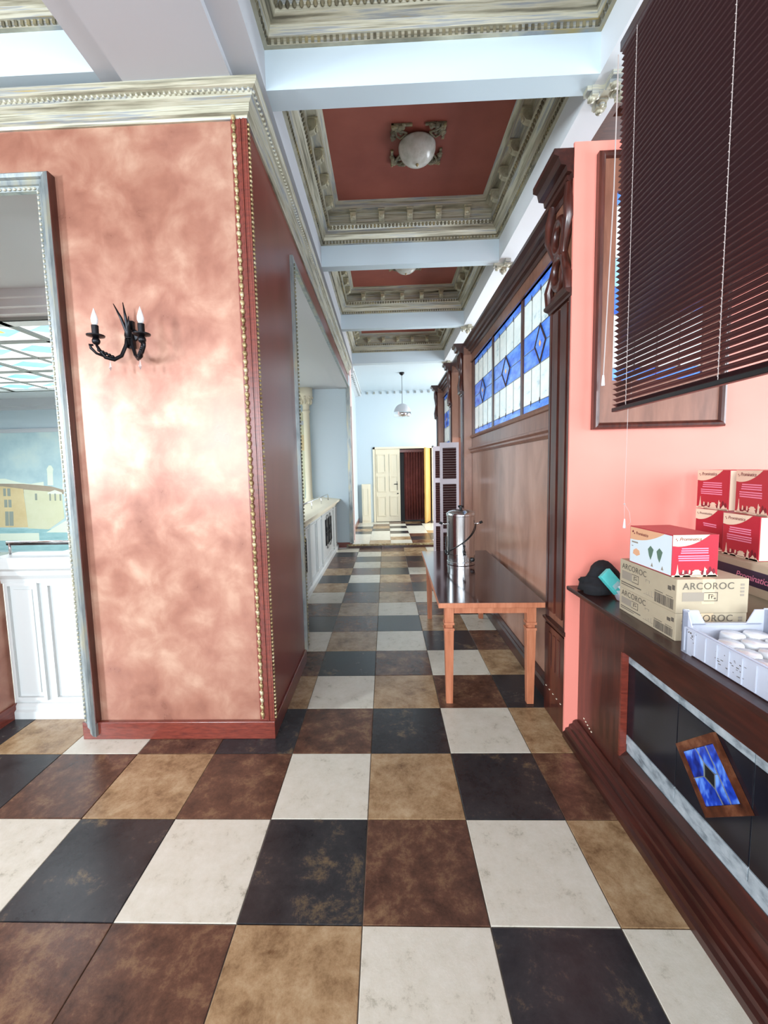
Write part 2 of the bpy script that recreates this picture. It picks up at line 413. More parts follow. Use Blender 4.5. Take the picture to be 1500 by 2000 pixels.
def cornice_profile(z0, z1, out):
    h = z1-z0
    return [(-0.01, z0), (0.012, z0), (0.016, z0+0.10*h), (0.03*out/0.1, z0+0.16*h), (0.035*out/0.1, z0+0.42*h), (0.06*out/0.1, z0+0.55*h), (0.062*out/0.1, z0+0.72*h), (0.085*out/0.1, z0+0.78*h), (out, z0+0.88*h), (out, z1), (-0.01, z1)]
co = MB(); co.sweep(cornice_profile(ZC0, ZC1, 0.095), [(-6.2, 1.08), (-0.608, 1.08), (-0.608, 7.2)])
cor = struct('trim_2', 'silvery patinated cornice running round the pier top under the ceiling', co, 'patina', cat='cornice')
eg = MB()
def lumps_line(b, p0, p1, pitch, r, m=0, tilt=0):
    p0, p1 = Vector(p0), Vector(p1); n = max(1, int((p1-p0).length/pitch))
    for i in range(n):
        c = p0+(p1-p0)*((i+0.5)/n); b.ball(c, r, 6, 4, m)
lumps_line(eg, (-2.6, 1.08-0.058, ZC0+0.105), (-0.55, 1.08-0.058, ZC0+0.105), 0.030, (0.010, 0.016, 0.014))
lumps_line(eg, (-0.608+0.058, 1.02, ZC0+0.105), (-0.608+0.058, 7.2, ZC0+0.105), 0.034, (0.016, 0.010, 0.014))
tag(obj('egg_band', eg, 'patina', cor, smooth=True), kind='stuff')

# gilt corner moulding on the pier edge
gm = thing('trim_3', 'gilded rope moulding with red fluted strip along the pier edge', 'moulding', (-0.61, 1.08, 0.112), kind='structure')
st = MB()
for k, (a, b_, d) in enumerate(((-0.648, -0.640, .012), (-0.638, -0.632, .017), (-0.630, -0.624, .012), (-0.622, -0.609, .016))): st.box(a, b_, 1.08-d, 1.08, 0.112, ZC0)
st.box(-0.612, -0.598, 1.066, 1.12, 0.112, ZC0)
obj('fluted_strip', st, 'red_wood', gm)
g1 = MB(); g1.box(-0.688, -0.648, 1.068, 1.08, 0.112, ZC0)
obj('rope_bed', g1, 'oxblood', gm)
rp = MB(); z = 0.13; k = 0
while z < ZC0-0.02:
    c = Vector((-0.668, 1.062, z+0.022))
    rp.ball(c, (0.012, 0.012, 0.017), 8, 6); rp.ball(c+Vector((-.007, .002, .006)), (0.009, 0.010, 0.012), 6, 4)
    rp.ball((-0.668, 1.060, z), (0.007, 0.009, 0.007), 6, 4)
    z += 0.046
tag(obj('gilded_rope', rp, 'gilt', gm, True), kind='stuff')
bd = MB(); z = 0.125
while z < ZC0-0.01:
    bd.ball((-0.594, 1.085, z), (0.008, 0.012, 0.009), 6, 4); z += 0.024
tag(obj('gilded_beading', bd, 'gilt', gm), kind='stuff')

# silver frames
def frame_profile_y(name, label, x0, x1, z0, z1, yf, wd=0.085, bottom=False):
    """frame on a wall facing -y, outer size x0..x1, z0..z1"""
    root = tag(link(bpy.data.objects.new(name, None), None, (x1, yf, z0)), label, 'frame', kind='structure')
    prof = [(0.0, 0.0), (0.0, 0.05), (0.012, 0.062), (0.03, 0.058), (0.036, 0.042), (0.058, 0.040), (0.062, 0.03), (wd, 0.026), (wd, 0.0)]
    def bar(a, b, inward):
        m = MB(); d = (Vector(b)-Vector(a)).normalized(); n = len(prof)
        vs = []
        for p, sgn in ((Vector(a), 1), (Vector(b), -1)):
            for q, h in prof:
                mit = q*sgn
                P = p+d*mit+Vector(inward)*q; vs.append((P.x, yf-h, P.y))
        m.add(vs, [tuple(range(n)), tuple(range(n, 2*n))[::-1]]+[(i, (i+1) % n, n+(i+1) % n, n+i) for i in range(n)])
        return m
    obj('stile', bar((x1, z0-0.085), (x1, z1), (-1, 0)), 'silver', root)
    obj('stile', bar((x0, z0-0.085), (x0, z1), (1, 0)), 'silver', root)
    obj('rail', bar((x0, z1), (x1, z1), (0, -1)), 'silver', root)
    orn = MB()
    lumps_line(orn, (x1-0.074, yf-0.03, z0), (x1-0.074, yf-0.03, z1-0.08), 0.028, (0.008, 0.006, 0.011))
    lumps_line(orn, (x0+0.08, yf-0.03, z1-0.074), (x1-0.08, yf-0.03, z1-0.074), 0.028, (0.011, 0.006, 0.008))
    tag(obj('leaf_band', orn, 'patina', root), kind='stuff')
    edge = MB(); edge.box(x1, x1+0.006, yf-0.05, yf, z0, z1)
    obj('edge_strip', edge, 'mahogany', root)
frame_profile_y('trim_4', 'silver leaf-carved frame round the narrow opening left of the sconce', OX0-0.085, OX1+0.085, 0.115, OZ+0.01, 1.08)
# corridor opening frame (wall facing +x)
root = tag(link(bpy.data.objects.new('trim_5', None), None, (-0.608, 2.10, 0.11)), 'thin silver frame round the long opening beside the corridor', 'frame', kind='structure')
b = MB(); b.box(-0.66, -0.58, 2.085, 2.125, 0.11, 3.345); obj('stile', b, 'silver', root)
b = MB(); b.box(-0.66, -0.58, 7.30, 7.34, 0.11, 3.345); obj('stile', b, 'silver', root)
b = MB(); b.box(-0.62, -0.585, 2.125, 7.30, 3.312, 3.345); obj('rail', b, 'silver', root)
b = MB(); lumps_line(b, (-0.576, 2.117, 0.13), (-0.576, 2.117, 3.30), 0.03, (0.006, 0.008, 0.011)); tag(obj('leaf_band', b, 'patina_dark', root), kind='stuff')

# =================================================================== CEILING
ZB = 3.74      # underside of the beams
ZP = 4.25      # coffer panels
cl = MB(); cl.box(-9, 5, -6.2, 7.25, ZP, ZP+0.08)
ceiling = struct('ceiling', 'coffered ceiling with brick-red panels between white beams', cl, 'coffer_red', cat='ceiling')
YB = [(-2.90, -2.79), (-0.90, -0.79), (1.13, 1.265), (3.15, 3.255), (5.08, 5.185), (7.13, 7.25)]
for a, b_ in YB:
    m = MB(); m.box(-0.5, 1.32, a, b_, ZB, ZP); obj('cross_beam', m, 'blue_white', ceiling)
for a, b_ in YB[2:]:
    m = MB(); m.box(1.50, 5.0, a, b_, ZB, ZP); obj('cross_beam', m, 'grey_white', ceiling)
m = MB(); m.box(-0.61, -0.5, -6.2, 7.25, ZB, ZP); obj('long_beam', m, 'grey_white', ceiling)
m = MB(); m.box(1.32, 1.50, -6.2, 7.25, ZB, ZP); obj('long_beam', m, 'white', ceiling)
m = MB(); m.box(-1.22, -0.65, -6.2, 1.08, ZB-0.04, ZP); m.box(-1.36, -0.61, -6.2, 1.08, ZB, ZP); obj('wide_beam', m, 'grey_white', ceiling)
m = MB(); m.box(-6.2, -1.36, 0.97, 1.30, ZB, ZP); obj('cross_beam', m, 'blue_white', ceiling)
m = MB(); m.box(-6.2, -1.36, -0.98, -0.85, ZB, ZP); obj('cross_beam', m, 'blue_white', ceiling)
m = MB(); m.box(-3.6, -3.4, -6.2, 0.97, ZB, ZP); obj('long_beam', m, 'grey_white', ceiling)

def modillion_mesh():
    b = MB()
    prof = [(0, -0.005), (0.045, 0.01), (0.066, 0.04), (0.066, 0.07), (0.05, 0.082), (0.0, 0.082)]
    b.prism(prof, lambda p, a: (a, p[0], p[1]), -0.027, 0.027)
    b.box(-0.034, 0.034, 0, 0.076, 0.082, 0.092)
    b.ball((0, 0.06, 0.03), (0.024, 0.014, 0.02), 8, 4)
    me = b.mesh('modillion', 'patina_lit'); fix(me); return me
MODI = modillion_mesh()
def coffer(x0, x1, y0, y1, brackets=True, bands=True, mt='patina'):
    z0 = 3.945
    prof = [(-0.005, z0), (0.022, z0), (0.025, z0+0.03), (0.035, z0+0.034), (0.05, z0+0.075), (0.075, z0+0.092), (0.085, z0+0.10), (0.10, z0+0.14), (0.115, z0+0.145), (0.104, z0+0.15), (0.104, z0+0.24), (0.175, z0+0.25), (0.18, z0+0.285), (0.212, z0+0.305), (-0.005, z0+0.305)]
    m = MB(); m.sweep(prof, [(x0, y0), (x0, y1), (x1, y1), (x1, y0)], closed=True)
    c = obj('coffer_cornice', m, mt, ceiling)
    if not bands: return c
    d = MB()
    for (p0, p1, hx, hy) in (((x0+.02, y1-.027), (x1-.02, y1-.027), .008, .005), ((x0+.027, y0+.02), (x0+.027, y1-.02), .005, .008), ((x1-.027, y0+.02), (x1-.027, y1-.02), .005, .008)):
        p0, p1 = Vector(p0), Vector(p1); n = int((p1-p0).length/0.033)
        for i in range(n):
            q = p0+(p1-p0)*((i+.5)/n); d.box(q.x-hx, q.x+hx, q.y-hy, q.y+hy, z0+0.004, z0+0.028)
    for (p0, p1, r) in (((x0+.1, y1-.098), (x1-.1, y1-.098), (.013, .012, .018)), ((x0+.098, y0+.1), (x0+.098, y1-.1), (.012, .013, .018)), ((x1-.098, y0+.1), (x1-.098, y1-.1), (.012, .013, .018))):
        lumps_line(d, (p0[0], p0[1], z0+0.122), (p1[0], p1[1], z0+0.122), 0.036, r)
    tag(obj('dentil_and_egg_bands', d, 'patina_dark', c), kind='stuff')
    if brackets:
        n = 5
        for i in range(n):
            x = x0+0.21+(x1-x0-0.42)*(i+0.5)/n*1.0
            inst('modillion', MODI, c, (x, y1-0.104, z0+0.15), (0, 0, PI))
        for i in range(n):
            y = y0+0.21+(y1-y0-0.42)*(i+0.5)/n
            inst('modillion', MODI, c, (x0+0.104, y, z0+0.15), (0, 0, -PI/2))
            inst('modillion', MODI, c, (x1-0.104, y, z0+0.15), (0, 0, PI/2))
    return c
coffer(-0.5, 1.32, -0.79, 1.13)
coffer(-0.5, 1.32, 1.265, 3.15)
coffer(-0.5, 1.32, 3.255, 5.08)
coffer(-0.5, 1.32, 5.185, 7.13)
coffer(-3.4, -1.36, -0.85, 0.97)
coffer(1.50, 3.4, 1.265, 3.15, bands=False, mt='wood_ceiling')
m = MB(); m.box(1.50, 3.4, 1.265, 3.15, ZP-.02, ZP); obj('wood_panel', m, 'wood_ceiling', ceiling)
for k in range(6):
    m = MB(); y = 1.50+.10*k; m.box(1.50, 3.4, y, y+.045, 3.80+.05*k, 3.86+.05*k); obj('wood_batten', m, 'wood_ceiling', ceiling)
m = MB(); m.box(1.50, 1.54, 1.265, 3.15, ZB, ZP); obj('wood_lining', m, 'wood_ceiling', ceiling)
coffer(1.50, 3.4, 3.255, 5.08, bands=False)
coffer(1.50, 3.4, 5.185, 7.13, bands=False)

# gilt corbels where the beams cross on the right
def corbel_cluster(x, y):
    b = MB()
    for dx, dy in ((1, 0), (-1, 0), (0, 1), (0, -1)):
        for k, (o, w, h) in enumerate(((0.045, .03, .03), (0.075, .036, .05), (0.105, .028, .026))):
            b.box(x+dx*o-w/2-abs(dy)*0.012, x+dx*o+w/2+abs(dy)*0.012, y+dy*o-w/2-abs(dx)*0.012, y+dy*o+w/2+abs(dx)*0.012, ZB-h, ZB)
        b.ball((x+dx*.085, y+dy*.085, ZB-.05), (.022, .022, .02), 8, 5)
        b.ball((x+dx*.055, y+dy*.055, ZB-.03), (.02, .02, .022), 8, 5)
    b.box(x-.03, x+.03, y-.03, y+.03, ZB-.02, ZB)
    obj('corbel_cluster', b, 'patina', ceiling)
for a, b_ in YB[2:]: corbel_cluster(1.405, (a+b_)/2+0.03)

# stucco leaf corners round the lamps and the lamps themselves
def leaf_corner_mesh():
    b = MB(); rr = random.Random(3)
    b.box(-0.01, 0.15, -0.01, 0.01, -0.012, 0); b.box(-0.01, 0.01, -0.01, 0.15, -0.012, 0)
    for k in range(26):
        s_, t = rr.random()**1.5, rr.random()**1.5
        if s_+t > 1: s_, t = 1-s_, 1-t
        b.ball((s_*0.13, t*0.13, -0.010-rr.random()*0.012), (0.012+0.012*rr.random(), 0.010+0.012*rr.random(), 0.012), 6, 4)
    b.tube([(0.02, 0.02, -.015), (0.07, 0.03, -.03), (0.11, 0.06, -.02), (0.09, 0.09, -.02)], 0.008, 6)
    b.tube([(0.02, 0.02, -.015), (0.03, 0.07, -.03), (0.06, 0.11, -.02), (0.09, 0.09, -.02)], 0.008, 6)
    me = b.mesh('leaf_corner', 'patina_dark'); fix(me); return me
LEAF = leaf_corner_mesh()
for i, (y, lab) in enumerate(((2.27, 'dusty glass dome lamp in the nearest ceiling coffer of the corridor'), (4.17, 'dome lamp in the second coffer, half hidden by the beam before it'))):
    x = 0.425
    for sx in (-1, 1):
        for sy in (-1, 1):
            rz = {(-1, -1): 0, (1, -1): PI/2, (1, 1): PI, (-1, 1): -PI/2}[(sx, sy)]
            inst('leaf_corner', LEAF, ceiling, (x+sx*0.20, y+sy*0.20, ZP), (0, 0, rz))
    t = thing('ceiling_lamp', lab, 'lamp', (x, y, ZP), group='dome lamps of the corridor')
    b = MB(); b.lathe([(0.12, 0), (0.125, -0.02), (0.10, -0.03)], (0, 0, 0), 28); obj('lamp_base', b, 'patina_dark', t, True, local=True)
    b = MB(); b.lathe([(0.15, -0.02)]+[(0.15*math.cos(a*PI/2/8), -0.03-0.125*math.sin(a*PI/2/8)) for a in range(8)]+[(0.008, -0.155)], (0, 0, 0), 32)
    obj('glass_dome', b, 'lamp_glass', t, True, local=True)
    b = MB(); b.lathe([(0.012, -0.15), (0.012, -0.162), (0.004, -0.172)], (0, 0, 0), 10); obj('finial', b, 'gilt', t, True, local=True)

# =================================================================== HALL SHELL BEHIND THE CAMERA
def wall_with_windows(name, label, axis, pos, thick, a0, a1, z0, z1, holes, matn):
    """holes: list of (a, b, z0, z1) sorted along the wall"""
    m = MB()
    def put(p, q, u, v):
        if q-p < 1e-4 or v-u < 1e-4: return
        if axis == 'y': m.box(p, q, min(pos, pos+thick), max(pos, pos+thick), u, v)
        else: m.box(min(pos, pos+thick), max(pos, pos+thick), p, q, u, v)
    c = a0
    for (p, q, u, v) in holes:
        put(c, p, z0, z1); put(p, q, z0, u); put(p, q, v, z1); c = q
    put(c, a1, z0, z1)
    return struct(name, label, m, matn, cat='wall')
hall_holes = [(x-0.7, x+0.7, 0.9, 3.65) for x in (-3.6, -1.6, 0.4, 2.9)]
wall_with_windows('wall_back', 'rear wall of the hall with four tall windows, unseen behind the viewer', 'y', -6.0, -0.2, -6.2, 5.0, 0, ZP, hall_holes, 'white')
wall_with_windows('wall_hall_left', 'far left wall of the hall with one tall window', 'x', -6.2, -0.2, -6.2, 1.3, 0, ZP, [(-4.5, -3.3, 1.4, 3.6)], 'white')
wall_with_windows('wall_right_outer', 'outer wall on the right with windows to the bar and the partition room', 'x', 4.4, 0.2, -6.2, 7.3, 0, ZP, [(-1.5, 0.3, 1.0, 3.0), (2.8, 5.6, 1.0, 3.4)], 'white')
k = 0
for (a, b_, u, v) in hall_holes:
    r = tag(link(bpy.data.objects.new('window_%d' % (11+k), None), None, ((a+b_)/2, -6.05, u)), 'tall hall window, unseen behind the viewer, number %s from the left wall' % ('one', 'two', 'three', 'four')[k], 'window', kind='structure')
    m = MB(); m.box(a, a+.06, -6.09, -6.03, u, v); m.box(b_-.06, b_, -6.09, -6.03, u, v); m.box(a, b_, -6.09, -6.03, u, u+.06); m.box(a, b_, -6.09, -6.03, v-.06, v); m.box((a+b_)/2-.02, (a+b_)/2+.02, -6.08, -6.04, u, v); m.box(a, b_, -6.08, -6.04, u+1.9, u+1.94)
    obj('window_frame', m, 'white', r); k += 1

# =================================================================== SKYLIT ROOM ON THE LEFT
R0, R1, RY = -9.0, -1.45, 7.6
m = MB(); m.box(R0, R1, RY, RY+0.15, -0.1, 4.0); struct('wall_mural', 'back wall of the skylit room, painted with a townscape', m, 'blue_white', cat='wall')
m = MB(); m.box(R0-0.15, R0, 1.3, RY, -0.1, 4.0); struct('wall_skylit_left', 'far side wall of the skylit room', m, 'blue_white', cat='wall')
m = MB(); m.box(-1.45, -0.615, 7.40, 7.62, 0, 3.33); m.box(-0.615, -0.605, 7.36, 7.62, 0, 3.6)
struct('wall_end_pier', 'pale blue end wall of the long opening', m, 'blue_white', cat='wall')
m = MB(); m.box(-1.0, -0.60, 7.385, 7.40, 0, 0.115); struct('baseboard_end_pier', 'dark red baseboard at the foot of the pale end wall', m, 'red_wood', cat='baseboard')
# soffit round the skylight (hole x SX0..SX1, y SY0..SY1)
SX0, SX1, SY0, SY1, ZSO = -8.2, -1.98, 2.42, 5.75, 3.32
m = MB()
m.box(R0, -0.80, 1.30, SY0, ZSO, ZSO+.06); m.box(R0, -0.80, SY1, RY, ZSO, ZSO+.06); m.box(R0, SX0, SY0, SY1, ZSO, ZSO+.06); m.box(SX1, -0.80, SY0, SY1, ZSO, ZSO+.06)
soff = struct('ceiling_skylit_room', 'plain white soffit round the stained-glass skylight', m, 'grey_white', cat='ceiling')
# hanging stepped cornice round the skylight with a chamfered corner
ch = 0.42
oct_ = [(SX0, SY0), (SX0, SY1), (SX1, SY1), (SX1, SY0+ch), (SX1-ch*1.1, SY0)]
prof = [(0.0, ZSO), (0.0, ZSO-0.07), (0.03, ZSO-0.075), (0.03, ZSO-0.14), (0.07, ZSO-0.145), (0.07, ZSO-0.19), (0.11, ZSO-0.2), (0.11, ZSO-0.235), (0.26, ZSO-0.235), (0.26, ZSO)]
m = MB(); m.sweep(prof, oct_, closed=True); obj('skylight_cornice', m, 'white', soff)
zg = ZSO-0.215
win = sempty('window_5', 'large backlit stained-glass skylight seen through the narrow left opening', (-5, 4, zg), 'skylight')
nx, ny = 9, 5
for i in range(nx):
    for j in range(ny):
        a, b_ = SX0+0.15+(SX1-SX0-0.3)*i/nx, SX0+0.15+(SX1-SX0-0.3)*(i+1)/nx
        c, d = SY0+0.12+(SY1-SY0-0.24)*j/ny, SY0+0.12+(SY1-SY0-0.24)*(j+1)/ny
        cx, cy, w, h = (a+b_)/2, (c+d)/2, (b_-a)/2-.012, (d-c)/2-.012
        p = MB(); p.box(cx-w, cx+w, cy-h, cy+h, zg, zg+.008)
        obj('pane', p, 'sky_white', win)
        p = MB(); e = 0.5
        p.prism([(cx-w*.9, cy), (cx, cy-h*.55), (cx+w*.9, cy), (cx, cy+h*.55)], lambda q, z_: (q[0], q[1], z_), zg-.004, zg-.001)
        obj('pane', p, 'sky_blue', win)
        if (i+j) % 2 == 0:
            p = MB(); p.box(cx-.09, cx+.09, cy-.03, cy+.03, zg-.008, zg-.005); obj('pane', p, 'sky_amber', win)
cm = MB()
for i in range(nx+1):
    x = SX0+0.15+(SX1-SX0-0.3)*i/nx; cm.box(x-(.035 if i % 2 else .012), x+(.035 if i % 2 else .012), SY0+.1, SY1-.1, zg-.02, zg+.01)
for j in range(ny+1):
    y = SY0+0.12+(SY1-SY0-0.24)*j/ny; cm.box(SX0+.1, SX1-.1, y-(.03 if j % 2 else .012), y+(.03 if j % 2 else .012), zg-.02, zg+.01)
obj('glazing_bars', cm, 'came_grey', win)
# frieze and mural on the back wall
def pix_poly(b, pts, d, m=0):
    q = [at(u, v, y=RY-d) for u, v in pts]
    n = len(q)
    vs = [(p.x, p.y, p.z) for p in q]+[(p.x, RY-0.0005, p.z) for p in q]
    b.add(vs, [tuple(range(n))]+[(i, (i+1) % n, n+(i+1) % n, n+i) for i in range(n)], m)
m = MB()
m.box(R0, R1, RY-.02, RY, 2.62, 2.68); m.box(R0, R1, RY-.035, RY, 2.68, 2.70); m.box(R0, R1, RY-.10, RY, 3.10, 3.16); m.box(R0, R1, RY-.17, RY, 3.16, ZSO)
struct('trim_6', 'pale frieze moulding above the painted townscape', m, 'grey_white', cat='frieze')
mu = MB()
zb, zt = at(60, 1062, y=RY).z, at(60, 832, y=RY).z
mu.box(R0, R1, RY-.004, RY-.0005, -0.1, 2.62, 0)
P = lambda pts, d, m_: pix_poly(mu, pts, d, m_)
P([(-60, 936), (10, 935), (40, 943), (60, 945), (85, 941), (86, 960), (-60, 960)], .005, 4)
P([(-60, 944), (45, 945), (100, 950), (125, 957), (130, 965), (-60, 962)], .006, 3)
P([(-60, 950), (5, 950), (45, 955), (55, 1030), (-60, 1030)], .007, 1)
P([(46, 956), (120, 962), (126, 1012), (95, 1034), (55, 1032)], .007, 2)
P([(93, 962), (107, 957), (121, 962), (121, 965), (93, 965)], .008, 4)
for a, b_, c, d in ((6, 954, 11, 969), (14, 954, 20, 969), (8, 976, 14, 991), (16, 976, 22, 991), (10, 999, 17, 1027), (18, 999, 26, 1027), (68, 964, 72, 977), (96, 964, 99, 978), (106, 964, 109, 978), (116, 965, 119, 978)):
    P([(a, b_), (c, b_), (c+.6, d), (a+.6, d)], .009, 5)
P([(92, 922), (103, 922), (104, 948), (93, 948)], .006, 4); P([(91, 916), (95, 909), (100, 909), (104, 916), (103, 923), (92, 923)], .006, 4)
P([(122, 935), (128, 930), (128, 956), (122, 956)], .006, 4)
P([(-60, 1030), (138, 1034), (140, 1075), (-60, 1075)], .006, 6)
P([(90, 1040), (135, 1013), (137, 1040)], .008, 4); P([(0, 1042), (76, 1041), (77, 1056), (0, 1056)], .008, 4)
# ochre house painted farther right, seen through the corridor opening
P([(560, 800), (596, 806), (596, 1040), (560, 1040)], .007, 2); P([(560, 846), (596, 850), (596, 880), (560, 880)], .008, 1)
mural = obj('mural', mu, ['mural_sky', 'mural_ochre', 'mural_cream', 'mural_roof', 'mural_white', 'mural_shade', 'mural_water'])
tag(mural, 'faded painted townscape with ochre houses, tower and water', 'mural')

# white panelled parapets below the openings
def panelled(b, fn, a0, a1, z0, z1, depth=0.012, bw=0.012):
    """raised panel outline as a bead: fn(a, out, z)"""
    for (p, q, u, v) in ((a0, a1, z0, z0+bw), (a0, a1, z1-bw, z1), (a0, a0+bw, z0+bw, z1-bw), (a1-bw, a1, z0+bw, z1-bw)):
        vs = [fn(p, 0, u), fn(q, 0, u), fn(q, 0, v), fn(p, 0, v), fn(p, depth, u), fn(q, depth, u), fn(q, depth, v), fn(p, depth, v)]
        b.add(vs, [(0, 1, 2, 3), (4, 5, 6, 7), (0, 1, 5, 4), (1, 2, 6, 5), (2, 3, 7, 6), (3, 0, 4, 7)])
t = sempty('wall_parapet_left', 'white panelled parapet inside the narrow left opening', (-2.1, 1.31, 0), 'parapet')
b = MB(); b.box(OX0, OX1, 1.305, 1.45, 0, 1.0); obj('parapet_body', b, 'white_satin', t)
fn = lambda a, o, z: (a, 1.305-o, z)
for a0, a1 in ((-2.44, -2.215), (-2.165, -1.80)):
    b = MB(); panelled(b, fn, a0, a1, 0.125, 0.945, 0.02, 0.022); obj('panel_bead', b, 'white_satin', t)
    b = MB(); b.frustum(a0+.05, a1-.05, 1.2985, 1.3055, 0.175, a0+.05, a1-.05, 1.2985, 1.3055, 0.895); obj('panel', b, 'white_satin', t)
b = MB(); b.sweep([(0, .94), (.015, .94), (.02, .97), (.045, 1.0), (.05, 1.03), (.075, 1.05), (.08, 1.10), (.08, 1.125), (-.14, 1.125), (-.14, .94)], [(OX0, 1.305), (OX1, 1.305)]); obj('coping', b, 'white_satin', t)
b = MB(); b.sweep([(0, 0), (.035, 0), (.035, .05), (.02, .06), (.02, .085), (.008, .10), (0, .10)], [(OX0, 1.305), (OX1, 1.305)]); obj('plinth', b, 'white_satin', t)
b = MB(); b.box(-2.3, OX1, 1.44, 1.9, 1.0, 1.09); obj('inner_ledge', b, 'white_satin', t)
rl = thing('handrail', 'thin dark steel rail crossing the narrow left opening above the parapet', 'handrail', (-2.1, 1.36, 1.125))
b = MB(); b.tube([(OX0, 1.36, 1.205), (OX1, 1.36, 1.205)], 0.009, 10); obj('rail', b, 'steel', rl, True)
b = MB(); b.tube([(OX0, 1.362, 1.192), (OX1, 1.362, 1.192)], 0.008, 8); obj('gasket', b, 'black', rl, True)
for x in (OX0+.02, OX1-.02):
    b = MB(); b.tube([(x, 1.36, 1.125), (x, 1.36, 1.20)], 0.008, 8); obj('post', b, 'steel', rl, True)

t = sempty('wall_parapet_corridor', 'white panelled parapet with iron grilles along the corridor', (-0.93, 4.7, 0), 'parapet')
PX = -0.935
b = MB(); b.box(PX-.16, PX, 2.10, 7.40, 0, 1.0); obj('parapet_body', b, 'white_satin', t)
b = MB(); b.sweep([(0, .93), (.012, .93), (.02, .965), (.05, .985), (.055, 1.005), (.09, 1.01), (.09, 1.045), (-.36, 1.10), (-.36, .93)], [(PX, 2.10), (PX, 7.40)]); obj('coping', b, 'cream_paint', t)
b = MB(); b.sweep([(0, 0), (.03, 0), (.03, .06), (.012, .085), (0, .085)], [(PX, 2.10), (PX, 7.40)]); obj('plinth', b, 'white_satin', t)
fn = lambda a, o, z: (PX+o, a, z)
edges = [2.9, 3.85, 4.15, 4.55, 4.85, 5.75, 6.0, 6.35, 6.6, 7.3]
def grille(y0, y1, z0, z1):
    g = MB()
    g.box(PX+.001, PX+.004, y0, y1, z0, z1)
    gi = obj('grille_dark_sheet', g, 'black', t)  # black sheet on the parapet face, standing in for the dark behind the ironwork
    g = MB(); yc = (y0+y1)/2
    for y in (y0, yc, y1): g.tube([(PX+.012, y, z0), (PX+.012, y, z1)], .006, 6)
    for z in (z0, (z0+z1)/2, z1): g.tube([(PX+.012, y0, z), (PX+.012, y1, z)], .006, 6)
    for z in (z0+(z1-z0)*.25, z0+(z1-z0)*.75):
        for y in ((y0+yc)/2, (yc+y1)/2): g.torus((PX+.014, y, z), (y1-y0)*.2, .005, 'x', 14, 5, 0, 1.3)
    obj('iron_grille', g, 'iron', t)
def pan(y0, y1, g=None):
    b = MB(); panelled(b, fn, y0, y1, .13, .90, .014, .02); obj('panel_bead', b, 'white_satin', t)
    if g: grille(*g)
pan(3.0, 4.15, (3.42, 3.92, .34, .78)); pan(4.25, 4.7); pan(4.8, 5.25); pan(5.35, 6.75, (5.70, 6.42, .36, .80)); pan(6.85, 7.3)
b = MB(); b.box(PX, PX+.02, 4.17, 4.23, .085, .93); obj('stile', b, 'white_satin', t)
for y in (5.27, 6.77):
    b = MB(); b.box(PX, PX+.02, y, y+.06, .085, .93); obj('stile', b, 'white_satin', t)
rl = thing('handrail', 'slim steel handrail on short posts above the corridor parapet', 'handrail', (-1.0, 4.7, 1.06))
b = MB(); b.tube([(-1.02, 2.3, 1.185), (-1.02, 6.7, 1.185), (-1.02, 6.78, 1.16), (-1.02, 6.80, 1.06)], 0.011, 10); obj('rail', b, 'steel', rl, True)
for y in (3.0, 4.1, 4.95, 5.9):
    b = MB(); b.tube([(-1.02, y, 1.05), (-1.02, y, 1.185)], 0.007, 8); obj('post', b, 'steel', rl, True)
# slender cream column with leafy capital
t = sempty('wall_column', 'slender cream column with leafy capital inside the long opening', (-1.47, 7.28, 0), 'column')
c = (-1.48, 7.28, 0)
b = MB(); b.lathe([(.10, .95), (.10, 1.05), (.075, 1.09), (.07, 1.2), (.065, 2.82), (.08, 2.84), (.08, 2.87), (.065, 2.88)], c, 20); obj('shaft', b, 'cream_paint', t, True)
b = MB(); b.lathe([(.065, 2.87), (.07, 2.95), (.09, 3.05), (.13, 3.14), (.14, 3.18), (.14, 3.33)], c, 20)
for k in range(8):
    a = 2*PI*k/8; b.ball((c[0]+.105*math.cos(a), c[1]+.105*math.sin(a), 3.05), (.03, .03, .06), 6, 5); b.ball((c[0]+.13*math.cos(a), c[1]+.13*math.sin(a), 3.13), (.025, .025, .025), 6, 4)
obj('capital', b, 'cream_paint', t, True)
b = MB(); b.box(-1.63, -1.33, 7.13, 7.40, 0, .95); obj('pedestal', b, 'white_satin', t)
m = MB(); m.box(-9, -1.1, 1.45, 7.6, -0.05, 0.0); struct('floor_skylit_room', 'pale floor of the skylit room', m, 'tile_cream', cat='floor')

# =================================================================== END ROOM
m = MB(); m.box(-0.74, -0.60, 7.62, 8.05, 0, 3.92); struct('wall_end_pink', 'narrow pink wall strip just past the step on the left', m, 'pale_pink', cat='wall')
m = MB(); m.box(-0.605, -0.592, 7.72, 7.76, 0.10, 3.0); struct('trim_7', 'dark vertical cover strip on the pink wall past the step', m, 'iron', cat='strip')
m = MB(); m.box(-0.88, -0.72, 8.05, 11.2, 0, 3.98); struct('wall_end_left', 'pale blue left wall of the room at the corridor end', m, 'blue_white', cat='wall')
DY = 11.1
m = MB(); m.box(-0.88, -0.25, DY, DY+.15, 0, 4.0); m.box(-0.25, 1.55, DY, DY+.15, 2.30, 4.0); m.box(1.55, 3.5, DY, DY+.15, 0, 4.0); struct('wall_end', 'pale blue far wall above the doors at the corridor end', m, 'blue_white', cat='wall')
m = MB(); m.box(-0.88, 3.5, 7.25, DY+.1, 3.93, 4.05); m.box(-0.7, 3.5, 7.245, 7.26, ZB, 3.95); struct('ceiling_end_room', 'white ceiling of the room at the corridor end', m, 'blue_white', cat='ceiling')
m = MB()
for k in range(14): m.box(-0.6+k*.2, -0.55+k*.2, DY-.04, DY, 3.84, 3.90)
struct('trim_8', 'row of small dentils across the top of the far wall', m, 'silver', cat='cornice')
